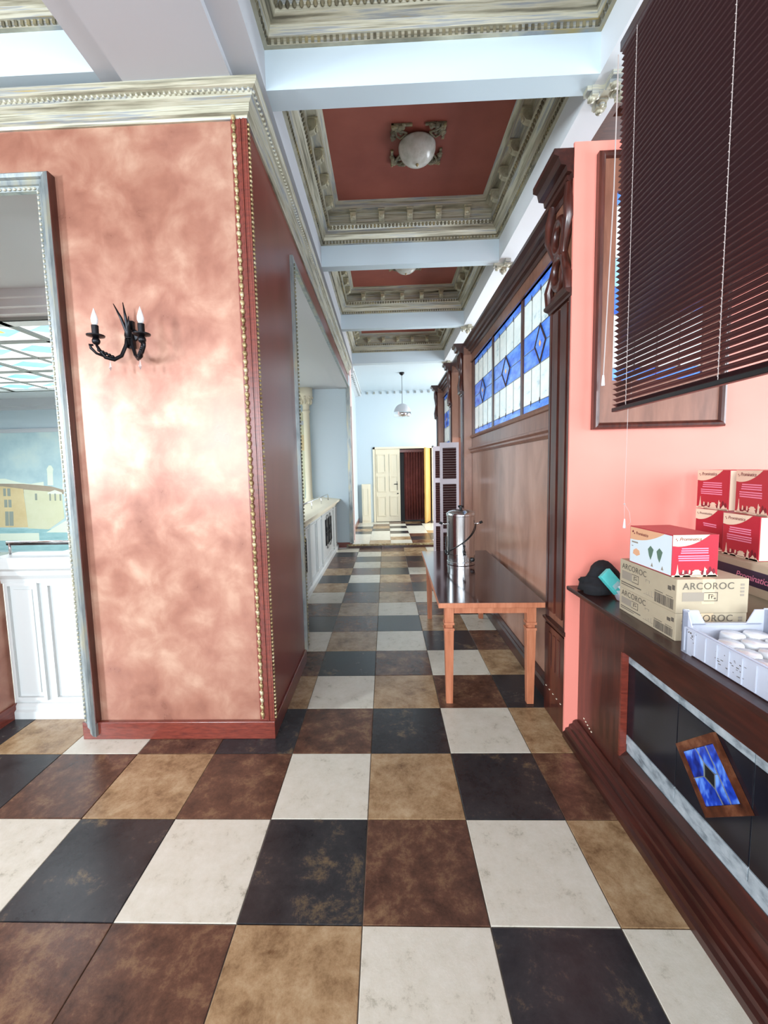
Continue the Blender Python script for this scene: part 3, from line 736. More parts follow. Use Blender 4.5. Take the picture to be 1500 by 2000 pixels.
m = MB(); m.box(-0.74, -0.55, 8.1, DY, 3.78, 3.93)
struct('trim_9', 'white cornice with leaf relief along the left of the end room', m, 'white', cat='cornice')
m = MB()
for k in range(14):
    y = 8.2+k*.2; m.ball((-0.55, y, 3.83), (.02, .05, .03), 6, 4); m.ball((-0.60, y+.08, 3.775), (.03, .04, .015), 6, 4)
tag(obj('leaf_relief', m, 'came_grey', bpy.data.objects['trim_9']), kind='stuff')
m = MB(); m.box(-0.72, -0.70, 8.05, DY, ZS, ZS+.12); struct('baseboard_end_left', 'red baseboard on the left of the end room', m, 'red_wood', cat='baseboard')
wall_with_windows('wall_end_right', 'right wall of the end room with a window, out of sight', 'x', 3.4, 0.15, 7.25, 11.2, 0, 4.0, [(8.2, 10.2, 1.0, 3.0)], 'white')
# double door
d = sempty('door_1', 'double door at the corridor end, cream leaf shut and yellow leaf ajar', (0.6, DY, ZS), 'door')
b = MB(); b.box(-0.25, -0.19, DY-.03, DY+.12, ZS, 2.30); b.box(1.49, 1.55, DY-.03, DY+.12, ZS, 2.30); b.box(-0.25, 1.55, DY-.03, DY+.12, 2.24, 2.30); obj('door_frame', b, 'cream_paint', d)
leaf = MB(); leaf.box(-0.18, 0.545, DY, DY+.045, ZS+.01, 2.235); lf = obj('door_leaf', leaf, 'cream_paint', d)
for cxx in (0.005, 0.365):
    for z0, z1 in ((.25, .85), (.98, 1.45), (1.55, 2.1)):
        b = MB(); w = .13; panelled(b, lambda a, o, z: (a, DY-o, z), cxx-w, cxx+w, z0, z1, .022, .03); obj('door_panel', b, 'cream_paint', lf)
b = MB(); b.box(.45, .49, DY-.012, DY, 1.02, 1.28); b.tube([(.47, DY-.01, 1.2), (.47, DY-.05, 1.2), (.36, DY-.05, 1.2)], .012, 8); obj('door_handle', b, 'iron', lf)
b = MB(); b.lathe([(.02, 0), (.02, -.02), (.012, -.024)], (.47, DY, .92), 12, 'y'); obj('lock', b, 'iron', lf)
b = MB(); b.obox((1.33, DY-.28, 1.16), (.10, .32, 0), (.02, -.007, 0), (0, 0, 1.07)); l2 = obj('door_leaf', b, 'yellow_wood', d)
l2['label'] = 'yellow varnished leaf standing ajar'
for z in (.5, 1.2, 1.85):
    b = MB(); b.obox((1.30, DY-.275, z), (.07, .23, 0), (.018, -.006, 0), (0, 0, .26)); obj('door_panel', b, 'yellow_wood', l2)
b = MB(); b.box(-0.3, 1.7, DY+.6, DY+.62, 0, 2.6); b.box(-.3, -.28, DY+.15, DY+.6, 0, 2.6); b.box(1.68, 1.7, DY+.15, DY+.6, 0, 2.6); b.box(-.3, 1.7, DY+.15, DY+.62, 2.58, 2.6); struct('wall_behind_door', 'black shell standing in for the unlit space behind the open end door', b, 'black', cat='wall')  # darkness put into the colour: black walls instead of an unlit room
cu = thing('curtain', 'brownish red pleated curtain hanging in the open end door', 'curtain', (0.98, DY+.25, ZS))
b = MB(); n = 40
vs = []
for i in range(n+1):
    x = 0.68+0.66*i/n; y = DY+.22+.03*math.sin(i*1.25)+.012*math.sin(i*2.7); vs += [(x, y, ZS+.02), (x, y, 2.16)]
b.add(vs, [(2*i, 2*i+2, 2*i+3, 2*i+1) for i in range(n)])
co_ = obj('cloth', b, 'curtain', cu, True); co_.modifiers.new('thick', 'SOLIDIFY').thickness = .006
b = MB(); b.box(.55, 1.45, DY+.19, DY+.24, 2.14, 2.22); obj('pelmet', b, 'red_wood', cu)
cb = thing('cupboard', 'low cream panelled cupboard against the far wall left of the door', 'cupboard', (-0.47, DY-.1, ZS))
b = MB(); b.box(-0.60, -0.34, DY-.16, DY-.005, ZS, 1.22); bo = obj('body', b, 'cream_paint', cb)
b = MB(); b.box(-0.585, -0.355, DY-.175, DY-.16, ZS+.06, 1.19); dd = obj('cupboard_door', b, 'cream_paint', cb)
b = MB(); panelled(b, lambda a, o, z: (a, DY-.175-o, z), -0.55, -0.39, .3, 1.1, .01, .02); obj('panel_bead', b, 'cream_paint', dd)
# pendant
t = thing('pendant_lamp', 'dome pendant lamp with mirrored lower rim hanging in the end room', 'lamp', (0.55, 8.85, 3.93))
b = MB(); b.lathe([(.06, 0), (.06, -.03), (.03, -.06), (.01, -.07)], (0, 0, 0), 16); obj('canopy', b, 'iron', t, True, local=True)
b = MB(); b.tube([(0, 0, -.06), (0, 0, -.74)], .006, 6); obj('cord', b, 'iron', t, True, local=True)
b = MB(); b.lathe([(.015, -.72)]+[(.205*math.sin(k*PI/2/10), -.95+.22*math.cos(k*PI/2/10)) for k in range(1, 11)], (0, 0, 0), 32, cap=False); o = obj('shade', b, 'grey_white', t, True, local=True)
b = MB(); b.lathe([(.205, -.93), (.212, -.95), (.215, -1.0), (.20, -1.045), (.17, -1.05), (.0, -1.03)], (0, 0, 0), 32, cap=False); obj('mirrored_rim', b, 'chrome', t, True, local=True)

# =================================================================== RIGHT PARTITION (wood and stained glass)
XP = 1.25
wr = sempty('wall_right', 'wooden partition with stained-glass lights and pilasters along the corridor', (XP, 4, 0), 'wall')
def ws(name, mb, mats, **k): return obj(name, mb, mats, wr, **k)
def bay(y0, y1, sashes, wins):
    b = MB(); b.box(XP, XP+.05, y0, y1, .12, 1.83); ws('panel', b, 'walnut_panel')
    b = MB(); b.sweep([(0, 0), (.045, 0), (.045, .09), (.03, .105), (.03, .12), (.012, .135), (-.05, .135), (-.05, 0)], [(XP, y1), (XP, y0)]); ws('skirting', b, 'mahogany_h')
    b = MB(); b.sweep([(0, 1.825), (.014, 1.825), (.03, 1.845), (.03, 1.86), (.05, 1.875), (.05, 1.892), (0, 1.905), (-.05, 1.905), (-.05, 1.825)], [(XP, y1), (XP, y0)]); ws('dado_rail', b, 'walnut')
    b = MB(); b.box(XP, XP+.05, y0, y1, 1.905, 2.02); ws('band', b, 'walnut')
    b = MB(); b.sweep([(0, 2.015), (.02, 2.02), (.03, 2.035), (.018, 2.055), (-.05, 2.055), (-.05, 2.015)], [(XP, y1), (XP, y0)]); ws('sill_rail', b, 'walnut')
    b = MB(); b.box(XP-.005, XP+.05, y0, y1, 2.975, 3.10); b.box(XP-.02, XP+.05, y0, y1, 2.975, 2.995); ws('frieze', b, 'walnut')
    b = MB(); b.sweep([(0, 3.085), (.015, 3.085), (.02, 3.115), (.045, 3.12), (.05, 3.145), (.075, 3.15), (.08, 3.18), (.11, 3.19), (.11, 3.215), (-.05, 3.215), (-.05, 3.085)], [(XP, y1), (XP, y0)]); ws('top_cornice', b, 'mahogany_h')
    b = MB()
    c = y0
    for (a, z) in sashes+[(y1, y1)]:
        b.box(XP, XP+.05, c, a, 2.055, 2.975); c = z
    ws('mullions', b, 'mahogany')
    for (a, z), (nm, lab) in zip(sashes, wins): stained('y', a, z, 2.055, 2.975, XP+.012, nm, lab)
def stained(axis, a0, a1, z0, z1, pos, nm, lab):
    """stained-glass light: pale marbled columns, blue bands, a centre lozenge; every pane an object"""
    w = sempty(nm, lab, ((pos, (a0+a1)/2, z0) if axis == 'y' else ((a0+a1)/2, pos, z0)), 'window')
    H = z1-z0; bt = .065*H/.92; zt = z0+.36*H; zu = z0+.66*H; zc = (zt+zu)/2
    def T(a, o, z): return (pos+o, a, z) if axis == 'y' else (a, pos+o, z)
    def pane(poly, mn, o=0.0, th=.006):
        b = MB(); b.prism(poly, lambda p, q: T(p[0], q, p[1]), o, o+th); return obj('pane', b, mn, w)
    R = lambda p, q, u, v: [(p, u), (q, u), (q, v), (p, v)]
    n = 4; dx = (a1-a0)/n; ac = (a0+a1)/2; g = .003
    for k in range(n):
        p, q = a0+k*dx+g, a0+(k+1)*dx-g
        pane(R(p, q, z0+bt+g, zt-g), 'glass_white'); pane(R(p, q, zu+g, z1-bt-g), 'glass_white')
    for p, q in ((a0, ac), (ac, a1)):
        pane(R(p+g, q-g, z0+g, z0+bt-g), 'glass_blue'); pane(R(p+g, q-g, z1-bt+g, z1-g), 'glass_blue')
        pane(R(p+g, q-g, zt+g, zc-g), 'glass_blue' ); pane(R(p+g, q-g, zc+g, zu-g), 'glass_sky' if nm == 'window_4' else 'glass_blue')
    hw, hh = dx*.62, (zu-zt)*.52
    loz = lambda s_: [(ac-hw*s_, zc), (ac, zc-hh*s_), (ac+hw*s_, zc), (ac, zc+hh*s_)]
    fr = MB()
    A, B = loz(1.0), loz(.84)
    for i in range(4):
        j = (i+1) % 4
        fr.prism([A[i], A[j], B[j], B[i]], lambda p, q: T(p[0], q, p[1]), -.010, -.004)
    obj('lozenge_frame', fr, 'came', w)
    pane(loz(.84), 'glass_blue', -.006, .003)
    pane([(ac-hw*.14, zc), (ac, zc-hh*.16), (ac+hw*.14, zc), (ac, zc+hh*.16)], 'glass_amber', -.010, .003)
    cm = MB()
    def L(p, q, u, v): cm.add([T(p, -.004, u), T(q, -.004, u), T(q, -.004, v), T(p, -.004, v), T(p, .008, u), T(q, .008, u), T(q, .008, v), T(p, .008, v)], [(0, 1, 2, 3), (4, 5, 6, 7), (0, 1, 5, 4), (1, 2, 6, 5), (2, 3, 7, 6), (3, 0, 4, 7)])
    for k in range(1, n): L(a0+k*dx-.0025, a0+k*dx+.0025, z0+bt, zt); L(a0+k*dx-.0025, a0+k*dx+.0025, zu, z1-bt)
    for z in (z0+bt, zt, zu, z1-bt): L(a0, a1, z-.0025, z+.0025)
    L(a0, ac-hw, zc-.002, zc+.002); L(ac+hw, a1, zc-.002, zc+.002); L(ac-.002, ac+.002, zt, zt+.01)
    obj('lead_cames', cm, 'came_grey', w)
    for k in range(1, n):
        for z in (z0+bt, z1-bt):
            x = a0+k*dx; s_ = .013
            pane([(x-s_*.6, z), (x, z-s_*1.7), (x+s_*.6, z), (x, z+s_*1.7)], 'came', -.008, .003)
    return w
bay(1.10, 4.16, [(1.42, 2.165), (2.215, 3.105), (3.155, 4.03)], [('window_1', 'nearest and largest stained-glass light of the wooden partition'), ('window_2', 'middle one of the three stained-glass lights above the table'), ('window_3', 'stained-glass light of the partition next to the second pilaster')])
bay(5.25, 6.82, [(5.36, 6.05), (6.10, 6.74)], [('window_6', 'stained-glass light just beyond the louvered doors'), ('window_7', 'farthest stained-glass light of the wooden partition')])
b = MB(); b.box(XP, XP+.05, 4.30, 5.13, 2.1, 3.10); ws('door_head', b, 'walnut')
b = MB(); b.sweep([(0, 3.085), (.05, 3.145), (.11, 3.19), (.11, 3.215), (-.05, 3.215), (-.05, 3.085)], [(XP, 5.13), (XP, 4.30)]); ws('top_cornice', b, 'mahogany_h')

def pilaster(y0, y1, x0, ztop, near=False):
    """x0: face of the pilaster; parts under one pilaster empty"""
    p = link(bpy.data.objects.new('pilaster', None), wr, (x0-XP, y0-4, 0)); 
    x1 = XP+.06; yc = (y0+y1)/2; w = y1-y0
    b = MB(); b.box(x0+.015, x1, y0, y1, .60, ztop-.02); obj('shaft', b, 'walnut', p)
    b = MB()
    for k in range(2):
        a = y0+w*(.16+.40*k); b.box(x0, x0+.03, a, a+w*.28, .70, 2.56)
    b.box(x0+.002, x0+.03, y0, y0+w*.09, .62, 2.58); b.box(x0+.002, x0+.03, y1-w*.09, y1, .62, 2.58)
    obj('flutes', b, 'mahogany', p)
    b = MB(); b.box(x0, x1, y0, y1, 0, .60)
    for k in range(3): b.box(x0-.004, x0+.01, y0+w*(.2+.22*k), y0+w*(.32+.22*k), .33, .56)
    obj('base_block', b, 'mahogany', p)
    for z, o, nm in ((.60, .035, 'base_moulding'), (2.57, .055, 'shelf_moulding')):
        b = MB(); b.sweep([(0, z), (o*.45, z+.005), (o*.5, z+.018), (o*.85, z+.026), (o, z+.034), (o, z+.046), (0, z+.05)], [(x0+.02, y1+.008), (x0+.02, y0-.012)])
        obj(nm, b, 'mahogany_h', p)
    # fretwork above the shelf: rings and lobes standing proud of the shaft
    b = MB()
    th = w*.5 if near else w*.5
    r = min(.075, w*.33)
    b.torus((x0-.005, yc, 2.77), r*.95, .022, 'x', 24, 8, 0, 1.25)
    b.torus((x0-.005, yc, 2.96), r*.9, .022, 'x', 24, 8, 0, 1.35)
    for s_ in (-1, 1):
        b.tube([(x0-.005, yc+s_*w*.44, 2.62), (x0-.012, yc+s_*w*.45, 2.70), (x0-.005, yc+s_*w*.30, 2.77), (x0-.002, yc+s_*w*.18, 2.85), (x0-.005, yc+s_*w*.30, 2.92), (x0-.012, yc+s_*w*.46, 3.0), (x0-.012, yc+s_*w*.44, 3.09), (x0, yc+s_*w*.36, ztop-.12)], [.03, .03, .026, .02, .026, .03, .03, .02], 8)
    b.box(x0-.012, x0+.02, y0, y1, 2.62, 2.655)
    obj('fretwork', b, 'mahogany', p, True, angle=.9)
    b = MB()
    zc = ztop-.15
    b.sweep([(0, zc), (.02, zc), (.03, zc+.03), (.055, zc+.035), (.06, zc+.065), (.09, zc+.07), (.10, zc+.11), (.125, zc+.12), (.125, ztop), (0, ztop)], [(XP, y1), (x0+.02, y1), (x0+.02, y0), (XP+.04, y0)] if False else [(x0+.02, y1+.02), (x0+.02, y0-.01)])
    obj('capital', b, 'mahogany_h', p)
    b = MB(); b.box(x0, x1, y0-.012, y1+.012, ztop-.05, ztop); obj('cap_block', b, 'mahogany', p)
    d = MB()
    for k in range(5): d.ball((x0-.002, y0+w*(.12+.19*k), .175), (.003, .009, .003), 6, 4)
    obj('studs', d, 'cream_paint', p)
    return p
pilaster(1.085, 1.385, 1.165, 3.335, True)
pilaster(4.165, 4.30, 1.125, 3.215)
pilaster(5.13, 5.25, 1.125, 3.215)
pilaster(6.82, 6.95, 1.125, 3.215)
# light wooden returns facing the viewer on the far pilasters
for y in (4.165, 5.13, 6.82):
    b = MB(); b.box(1.145, XP-.005, y-.006, y, .05, 3.07); ws('pilaster_return', b, 'walnut_panel')

# louvered doors standing open
def louver_door(label, x0, x1, y, z1, rz=0.0):
    t = thing('louver_door', label, 'door', (x1, y, 0.0), rz, group='louvered doors of the partition')
    w = x1-x0; st = .035
    b = MB(); b.box(-w, -w+st, -.018, .018, .03, z1); b.box(-st, 0, -.018, .018, .03, z1); [b.box(-w+st, -st, -.017, .017, p_, q_) for p_, q_ in ((.03, .12), (z1-.07, z1), (1.42, 1.49), (.75, .80))]
    obj('frame', b, 'louver_edge', t, local=True)
    me = MB(); me.obox((-w/2, 0, 0), (w/2-st, 0, 0), (0, .016, -.012), (0, .002, .003)); sm = me.mesh('louver_slat', 'louver'); fix(sm)
    for a, b_ in ((.12, .75), (.80, 1.42), (1.49, z1-.07)):
        z = a+.02
        while z < b_-.01: inst('louver', sm, t, (0, 0, z)); z += .034
    b = MB(); b.box(-w+st, -st, .004, .010, .12, z1-.07); obj('backing', b, 'louver', t, local=True)
    return t
louver_door('nearer louvered door standing open behind the steel urn', 0.865, 1.12, 4.42, 1.985)
louver_door('farther louvered door, seen almost edge-on beside the yellow door', 0.84, 1.11, 5.06, 1.97)

# =================================================================== SALMON WALL, WINDOW, BAR
m = MB(); m.box(1.1655, 4.4, 1.07, 1.0845, 0, 3.36); m.box(1.31, 4.4, 1.0845, 1.12, 0, 3.36); struct('wall_salmon', 'plain salmon-pink wall behind the bar counter', m, 'salmon', cat='wall')
WY = 1.07
w = sempty('window_8', 'dark wood framed stained-glass window on the salmon wall behind the blind', (1.64, WY, 1.84), 'window')
fx0, fx1, fz0, fz1 = 1.283, 2.005, 1.835, 3.29
prof = [(0, 0), (0, .03), (.008, .042), (.02, .045), (.03, .036), (.036, .025), (.036, 0)]
def fbar(a, b_, inward):
    mm = MB(); d = (Vector(b_)-Vector(a)).normalized(); n = len(prof); vs = []
    for p, sg in ((Vector(a), 1), (Vector(b_), -1)):
        for q, h in prof:
            Q = p+d*q*sg+Vector(inward)*q; vs.append((Q.x, WY-h, Q.y))
    mm.add(vs, [tuple(range(n)), tuple(range(n, 2*n))[::-1]]+[(i, (i+1) % n, n+(i+1) % n, n+i) for i in range(n)]); return mm
for a, b_, i_ in (((fx0, fz0), (fx0, fz1), (1, 0)), ((fx1, fz0), (fx1, fz1), (-1, 0)), ((fx0, fz0), (fx1, fz0), (0, 1)), ((fx0, fz1), (fx1, fz1), (0, -1))): obj('frame_moulding', fbar(a, b_, i_), 'mahogany', w)
b = MB(); gx0, gx1, gz0, gz1 = 1.385, 1.872, 2.10, 3.09
b.box(fx0+.03, gx0, WY-.022, WY, fz0+.03, fz1-.03); b.box(gx1, fx1-.03, WY-.022, WY, fz0+.03, fz1-.03); b.box(gx0, gx1, WY-.022, WY, fz0+.03, gz0); b.box(gx0, gx1, WY-.022, WY, gz1, fz1-.03)
obj('sash', b, 'walnut', w)
stained('x', gx0, gx1, gz0, gz1, WY-.010, 'window_4', 'blue and white stained glass set in the wood-framed window on the salmon wall')
# bar counter
XB = 1.245
ctr = thing('bar_counter', 'dark mahogany bar counter front with a black tiled niche', 'counter', (XB+.05, 0.0, 0))
YE = -2.6
N0, N1, NZ0, NZ1 = -1.55, 0.607, 0.21, 0.735
b = MB(); b.box(XB, XB+.03, N1, 1.068, 0, .90); obj('end_plank', b, 'mahogany', ctr)
b = MB(); b.box(XB, XB+.03, YE, N1, NZ1, .90); obj('upper_rail', b, 'mahogany_h', ctr)
b = MB(); b.box(XB, XB+.03, YE, N1, 0, NZ0); obj('lower_rail', b, 'mahogany_h', ctr)
b = MB(); b.box(XB, XB+.03, YE, N0, NZ0, NZ1); obj('end_plank', b, 'mahogany', ctr)
b = MB(); b.box(XB+.06, XB+.8, YE, 1.068, 0, .90); obj('carcass', b, 'mahogany', ctr)
b = MB(); b.box(XB-.008, XB+.023, N1-.003, N1+.010, NZ0, NZ1+.0); obj('niche_edge', b, 'red_wood', ctr)
b = MB(); b.sweep([(0, NZ0-.02), (.012, NZ0-.02), (.014, NZ0-.005), (.004, NZ0+.002), (-.023, NZ0+.026), (-.023, NZ0-.02)], [(XB, N1), (XB, YE)]); obj('niche_ledge', b, 'mahogany_h', ctr)
b = MB(); b.sweep([(0, 0), (.088, 0), (.088, .03), (.075, .038), (.07, .055), (.052, .06), (.048, .078), (.03, .084), (.026, .10), (.01, .108), (0, .108)], [(XB, 1.068), (XB, YE)]); obj('plinth_moulding', b, 'mahogany_h', ctr)
XT = XB+.024
ys1, ys2 = at(1322, 1450, x=XT).y, at(1475, 1485, x=XT).y
zb0, zb1, zt0 = at(1500, 1768, x=XT).z, at(1500, 1738, x=XT).z, at(1500, 1512, x=XT).z
yb = [0.607, ys1]+[ys1-(ys1-ys2)*k for k in range(1, 6)]
for k in range(len(yb)-1):
    y1, y0 = yb[k]-.002, yb[k+1]+.002
    b = MB(); b.box(XT, XT+.012, y0, y1, zb1+.002, zt0-.002); obj('tile', b, 'black_tile', ctr, bevel=.001)
    for z0, z1 in ((zb0, zb1-.002), (zt0+.002, NZ1)):
        b = MB(); b.box(XT-.001, XT+.012, y0, y1, z0, z1); q = obj('marble_strip', b, 'marble', ctr, bevel=.001)
b = MB(); b.box(XT+.004, XT+.015, YE, N1, NZ0, NZ1); obj('niche_back', b, 'marble', ctr)
d = MB()
for k in range(5): d.ball((XB-.001, .985-.022*k, .165-.006*k), (.003, .007, .004), 6, 4)
obj('vent_holes', d, 'cream_paint', ctr)
# inlaid stained-glass lozenge: copper frame, blue panes, dark centre
A, B, D = [Vector((p.y, p.z)) for p in (at(1321, 1452, x=XT-.01), at(1393, 1430, x=XT-.01), at(1380, 1597, x=XT-.01))]
lz = tag(link(bpy.data.objects.new('stained_glass_square', None), ctr, (XT-XB-.054, D.x, D.y)), 'small blue stained-glass square set on its corner in the black niche')
def st2(s_, t): 
    p = A+(B-A)*s_+(D-A)*t; return p
def lpoly(pts, x0, x1):
    b = MB(); b.prism([st2(*p) for p in pts], lambda p, q: (q, p[0], p[1]), x0, x1); return b
for pts in ([(0, 0), (1, 0), (.90, .13), (.10, .13)], [(1, 0), (1, 1), (.90, .87), (.90, .13)], [(1, 1), (0, 1), (.10, .87), (.90, .87)], [(0, 1), (0, 0), (.10, .13), (.10, .87)]):
    obj('copper_frame', lpoly(pts, XT-.014, XT-.001), 'copper', lz)
i0, i1, j0, j1 = .105, .895, .135, .865
c = (.50, .50); hl, hv = .13, .17
for pts in ([(i0, j0), (c[0]-.06, j0), (c[0], c[1]-hv), (c[0]-hl, c[1]), (i0, c[1])], [(c[0]-.05, j0), (.70, j0), (.70, c[1]), (c[0]+hl, c[1]), (c[0], c[1]-hv)], [(.705, j0), (i1, j0), (i1, j1), (.705, j1)],
            [(i0, c[1]+.005), (c[0]-hl, c[1]+.005), (c[0], c[1]+hv), (c[0]+.02, j1), (i0, j1)], [(c[0]+hl, c[1]+.005), (.70, c[1]+.005), (.70, j1), (c[0]+.025, j1), (c[0]+.004, c[1]+hv)]):
    obj('pane', lpoly(pts, XT-.010, XT-.002), 'iglass_blue', lz)
obj('pane', lpoly([(c[0]-hl+.01, c[1]), (c[0], c[1]-hv+.01), (c[0]+hl-.01, c[1]), (c[0], c[1]+hv-.01)], XT-.010, XT-.002), 'black', lz)
def came(p, q, wd=.0045):
    p, q = Vector(p), Vector(q); d_ = (q-p).normalized(); n_ = Vector((-d_.y, d_.x))*wd
    return lpoly([p-n_, q-n_, q+n_, p+n_], XT-.013, XT-.008)
for p, q in (((c[0]-.055, j0), (c[0], c[1]-hv)), ((c[0], c[1]-hv), (c[0]-hl, c[1])), ((c[0], c[1]-hv), (c[0]+hl, c[1])), ((c[0]-hl, c[1]), (c[0], c[1]+hv)), ((c[0]+hl, c[1]), (c[0], c[1]+hv)), ((c[0], c[1]+hv), (c[0]+.022, j1)), ((i0, c[1]), (c[0]-hl, c[1])), ((c[0]+hl, c[1]), (.70, c[1])), ((.70, j0), (.70, j1))):
    obj('lead_came', came(p, q), 'silver', lz)
# worktop
ZT = .935
wt = MB(); wt.sweep([(0.075, ZT), (.08, ZT-.006), (.078, ZT-.022), (.06, ZT-.03), (.052, ZT-.035), (-.82, ZT-.035), (-.82, ZT)], [(XB, 1.068), (XB, YE)])
worktop = tag(obj('worktop', wt, 'mahogany_h'), 'long dark wood bar top with moulded edge', 'worktop')

# =================================================================== BLIND
XBL = 1.30; BY0, BY1, BZ0, BZ1 = -0.9, 0.86, 1.905, 3.60
t = thing('venetian_blind', 'dark brown venetian blind hanging over the bar counter', 'blind', (XBL, 0, BZ1))
b = MB(); b.box(XBL-.02, XBL+.02, BY0, BY1, BZ1, BZ1+.045); obj('head_rail', b, 'blind', t, bevel=.002)
b = MB(); b.box(XBL-.014, XBL+.014, BY0, BY1, BZ0, BZ0+.02); obj('bottom_rail', b, 'black', t, bevel=.003)
sl = MB(); th = math.radians(31); n = 4; w_ = .0135
vs = []
for k in range(n+1):
    q = -1+2*k/n; cam_ = .0022*(1-q*q)
    x, z = q*w_*math.cos(th)+cam_*math.sin(th), -q*w_*math.sin(th)+cam_*math.cos(th)
    vs += [(x, BY0, z), (x, BY1, z)]
for k in range(n+1):
    x, y, z = vs[2*k]; vs += [(x-.0004, BY0, z-.0006), (x-.0004, BY1, z-.0006)]
o_ = 2*(n+1)
fs = [(2*k, 2*k+1, 2*k+3, 2*k+2) for k in range(n)]+[(o_+2*k, o_+2*k+2, o_+2*k+3, o_+2*k+1) for k in range(n)]+[(0, 1, o_+1, o_), (2*n, o_+2*n, o_+2*n+1, 2*n+1)]
sl.add(vs, fs); slm = sl.mesh('slat', 'blind', True); fix(slm)
z = BZ0+.03
while z < BZ1-.005:
    inst('slat', slm, t, (0, random.uniform(-.0015, .0015), z-BZ1)); z += .0262
for y in (.735, .17, -.42):
    b = MB(); b.tube([(XBL-.012, y, BZ0+.005), (XBL-.012, y, BZ1)], .0012, 5); b.tube([(XBL+.012, y, BZ0+.005), (XBL+.012, y, BZ1)], .0012, 5)
    z = BZ0+.03
    while z < BZ1: b.tube([(XBL-.013, y+.003, z+.004), (XBL-.013, y-.003, z-.004)], .0016, 4); z += .0262
    obj('ladder_cord', b, 'cord', t)
b = MB(); b.tube([(XBL, .735, BZ0), (XBL, .738, 1.6), (XBL, .74, 1.44)], .0011, 5); b.tube([(XBL, .74, 1.44), (XBL+.004, .742, 1.35)], .001, 5)
b.tube([(XBL, .74, 1.44), (XBL+.02, .73, 1.40), (XBL+.024, .725, 1.35), (XBL+.015, .73, 1.335)], .001, 5); b.ball((XBL, .74, 1.44), .005, 6, 4)
cd = obj('lift_cord', b, 'cord', t)
b = MB(); b.lathe([(.003, .03), (.007, -.012), (.006, -.016)], (XBL+.004, .742, 1.335), 8); obj('tassel', b, 'white', cd)
b = MB(); b.tube([(XBL-.02, .872, BZ1), (XBL-.018, .885, 3.0), (XBL-.016, .945, 2.10)], .003, 8); wd = obj('tilt_wand', b, 'cord', t)
b = MB(); b.lathe([(.005, .03), (.009, -.02), (.008, -.025)], (XBL-.016, .946, 2.08), 8); obj('wand_tip', b, 'white', wd)

# =================================================================== TABLE
TH = .735; TW, TL = .705, 1.80
trz = -0.022
t = thing('dining_table', 'long dark-topped table with light orange wood legs beside the partition', 'table', (0.455, 1.385, 0), trz)
b = MB(); b.box(0.004, TW-.004, .004, TL-.004, TH-.012, TH); obj('table_top', b, 'table_top', t, local=True)
b = MB(); b.box(0, TW, 0, .02, TH-.036, TH-.001); b.box(0, TW, TL-.02, TL, TH-.036, TH-.001); b.box(0, .02, .02, TL-.02, TH-.036, TH-.001); b.box(TW-.02, TW, .02, TL-.02, TH-.036, TH-.001); b.box(.02, TW-.02, .02, TL-.02, TH-.036, TH-.013)
obj('top_edging', b, 'orange_wood', t, local=True, bevel=.003)
lx = (.045, TW-.045-.062)
for x in lx:
    for y in (.04, TL-.04-.062):
        b = MB(); s_ = .062
        b.box(x, x+s_, y, y+s_, .585, TH-.036); b.box(x-.004, x+s_+.004, y-.004, y+s_+.004, .567, .585)
        b.box(x+.006, x+s_-.006, y+.006, y+s_-.006, .545, .567); b.box(x-.004, x+s_+.004, y-.004, y+s_+.004, .527, .545)
        b.frustum(x+.008, x+s_-.008, y+.008, y+s_-.008, 0, x, x+s_, y, y+s_, .527)
        obj('leg', b, 'orange_wood', t, local=True, bevel=.002)
for (a, c, d, e) in ((lx[0]+.062, lx[1], .05, .075), (lx[0]+.062, lx[1], TL-.075, TL-.05)):
    b = MB(); b.box(a, c, d, e, TH-.088, TH-.036); obj('apron', b, 'orange_wood', t, local=True)
for x in (lx[0]+.01, lx[1]+.027):
    b = MB(); b.box(x, x+.025, .102, TL-.102, TH-.088, TH-.036); obj('apron', b, 'orange_wood', t, local=True)

# steel water urn
ux, uy = .815, 2.56
t = thing('water_urn', 'stainless steel water boiler urn with black lid knob on the table', 'urn', (ux, uy, TH))
R_ = .130
b = MB(); b.lathe([(R_-.004, .0), (R_, .005), (R_, .028), (R_-.004, .032)], (0, 0, 0), 40); obj('base_ring', b, 'chrome', t, True, local=True, angle=.6)
b = MB(); b.lathe([(R_-.004, .03), (R_-.004, .09), (R_+.004, .092), (R_+.004, .10), (R_, .103), (R_, .455), (R_+.004, .458), (R_+.004, .468), (R_-.002, .47)], (0, 0, 0), 48); obj('body', b, 'steel', t, True, local=True, angle=.6)
b = MB(); b.lathe([(R_+.005, .468), (R_+.004, .482), (R_-.02, .50), (R_-.06, .512), (.02, .517), (.0, .517)], (0, 0, 0), 48, cap=False); lid = obj('lid', b, 'steel', t, True, local=True)
b = MB(); b.lathe([(.012, .515), (.012, .53), (.026, .534), (.026, .548), (.018, .553)], (0, 0, 0), 20); obj('knob', b, 'black', lid, True, local=True, angle=.6)
for s_ in (-1, 1):
    b = MB(); b.tube([(s_*(R_-.005), 0, .375), (s_*(R_+.03), -.004, .38), (s_*(R_+.05), -.006, .388)], .007, 8); h = obj('handle', b, 'chrome', t, True, local=True)
    b = MB(); b.tube([(s_*(R_+.045), -.006, .386), (s_*(R_+.07), -.008, .396)], .012, 10); obj('grip', b, 'black', h, True, local=True)
b = MB(); b.tube([(0, -R_+.01, .15), (0, -R_-.03, .15), (0, -R_-.05, .145)], .010, 10); b.tube([(0, -R_-.045, .15), (0, -R_-.05, .115)], .012, 10); b.tube([(0, -R_-.042, .155), (0, -R_-.042, .19)], .005, 8); b.ball((0, -R_-.042, .195), .011, 10, 6)
obj('tap', b, 'black', t, True, local=True)
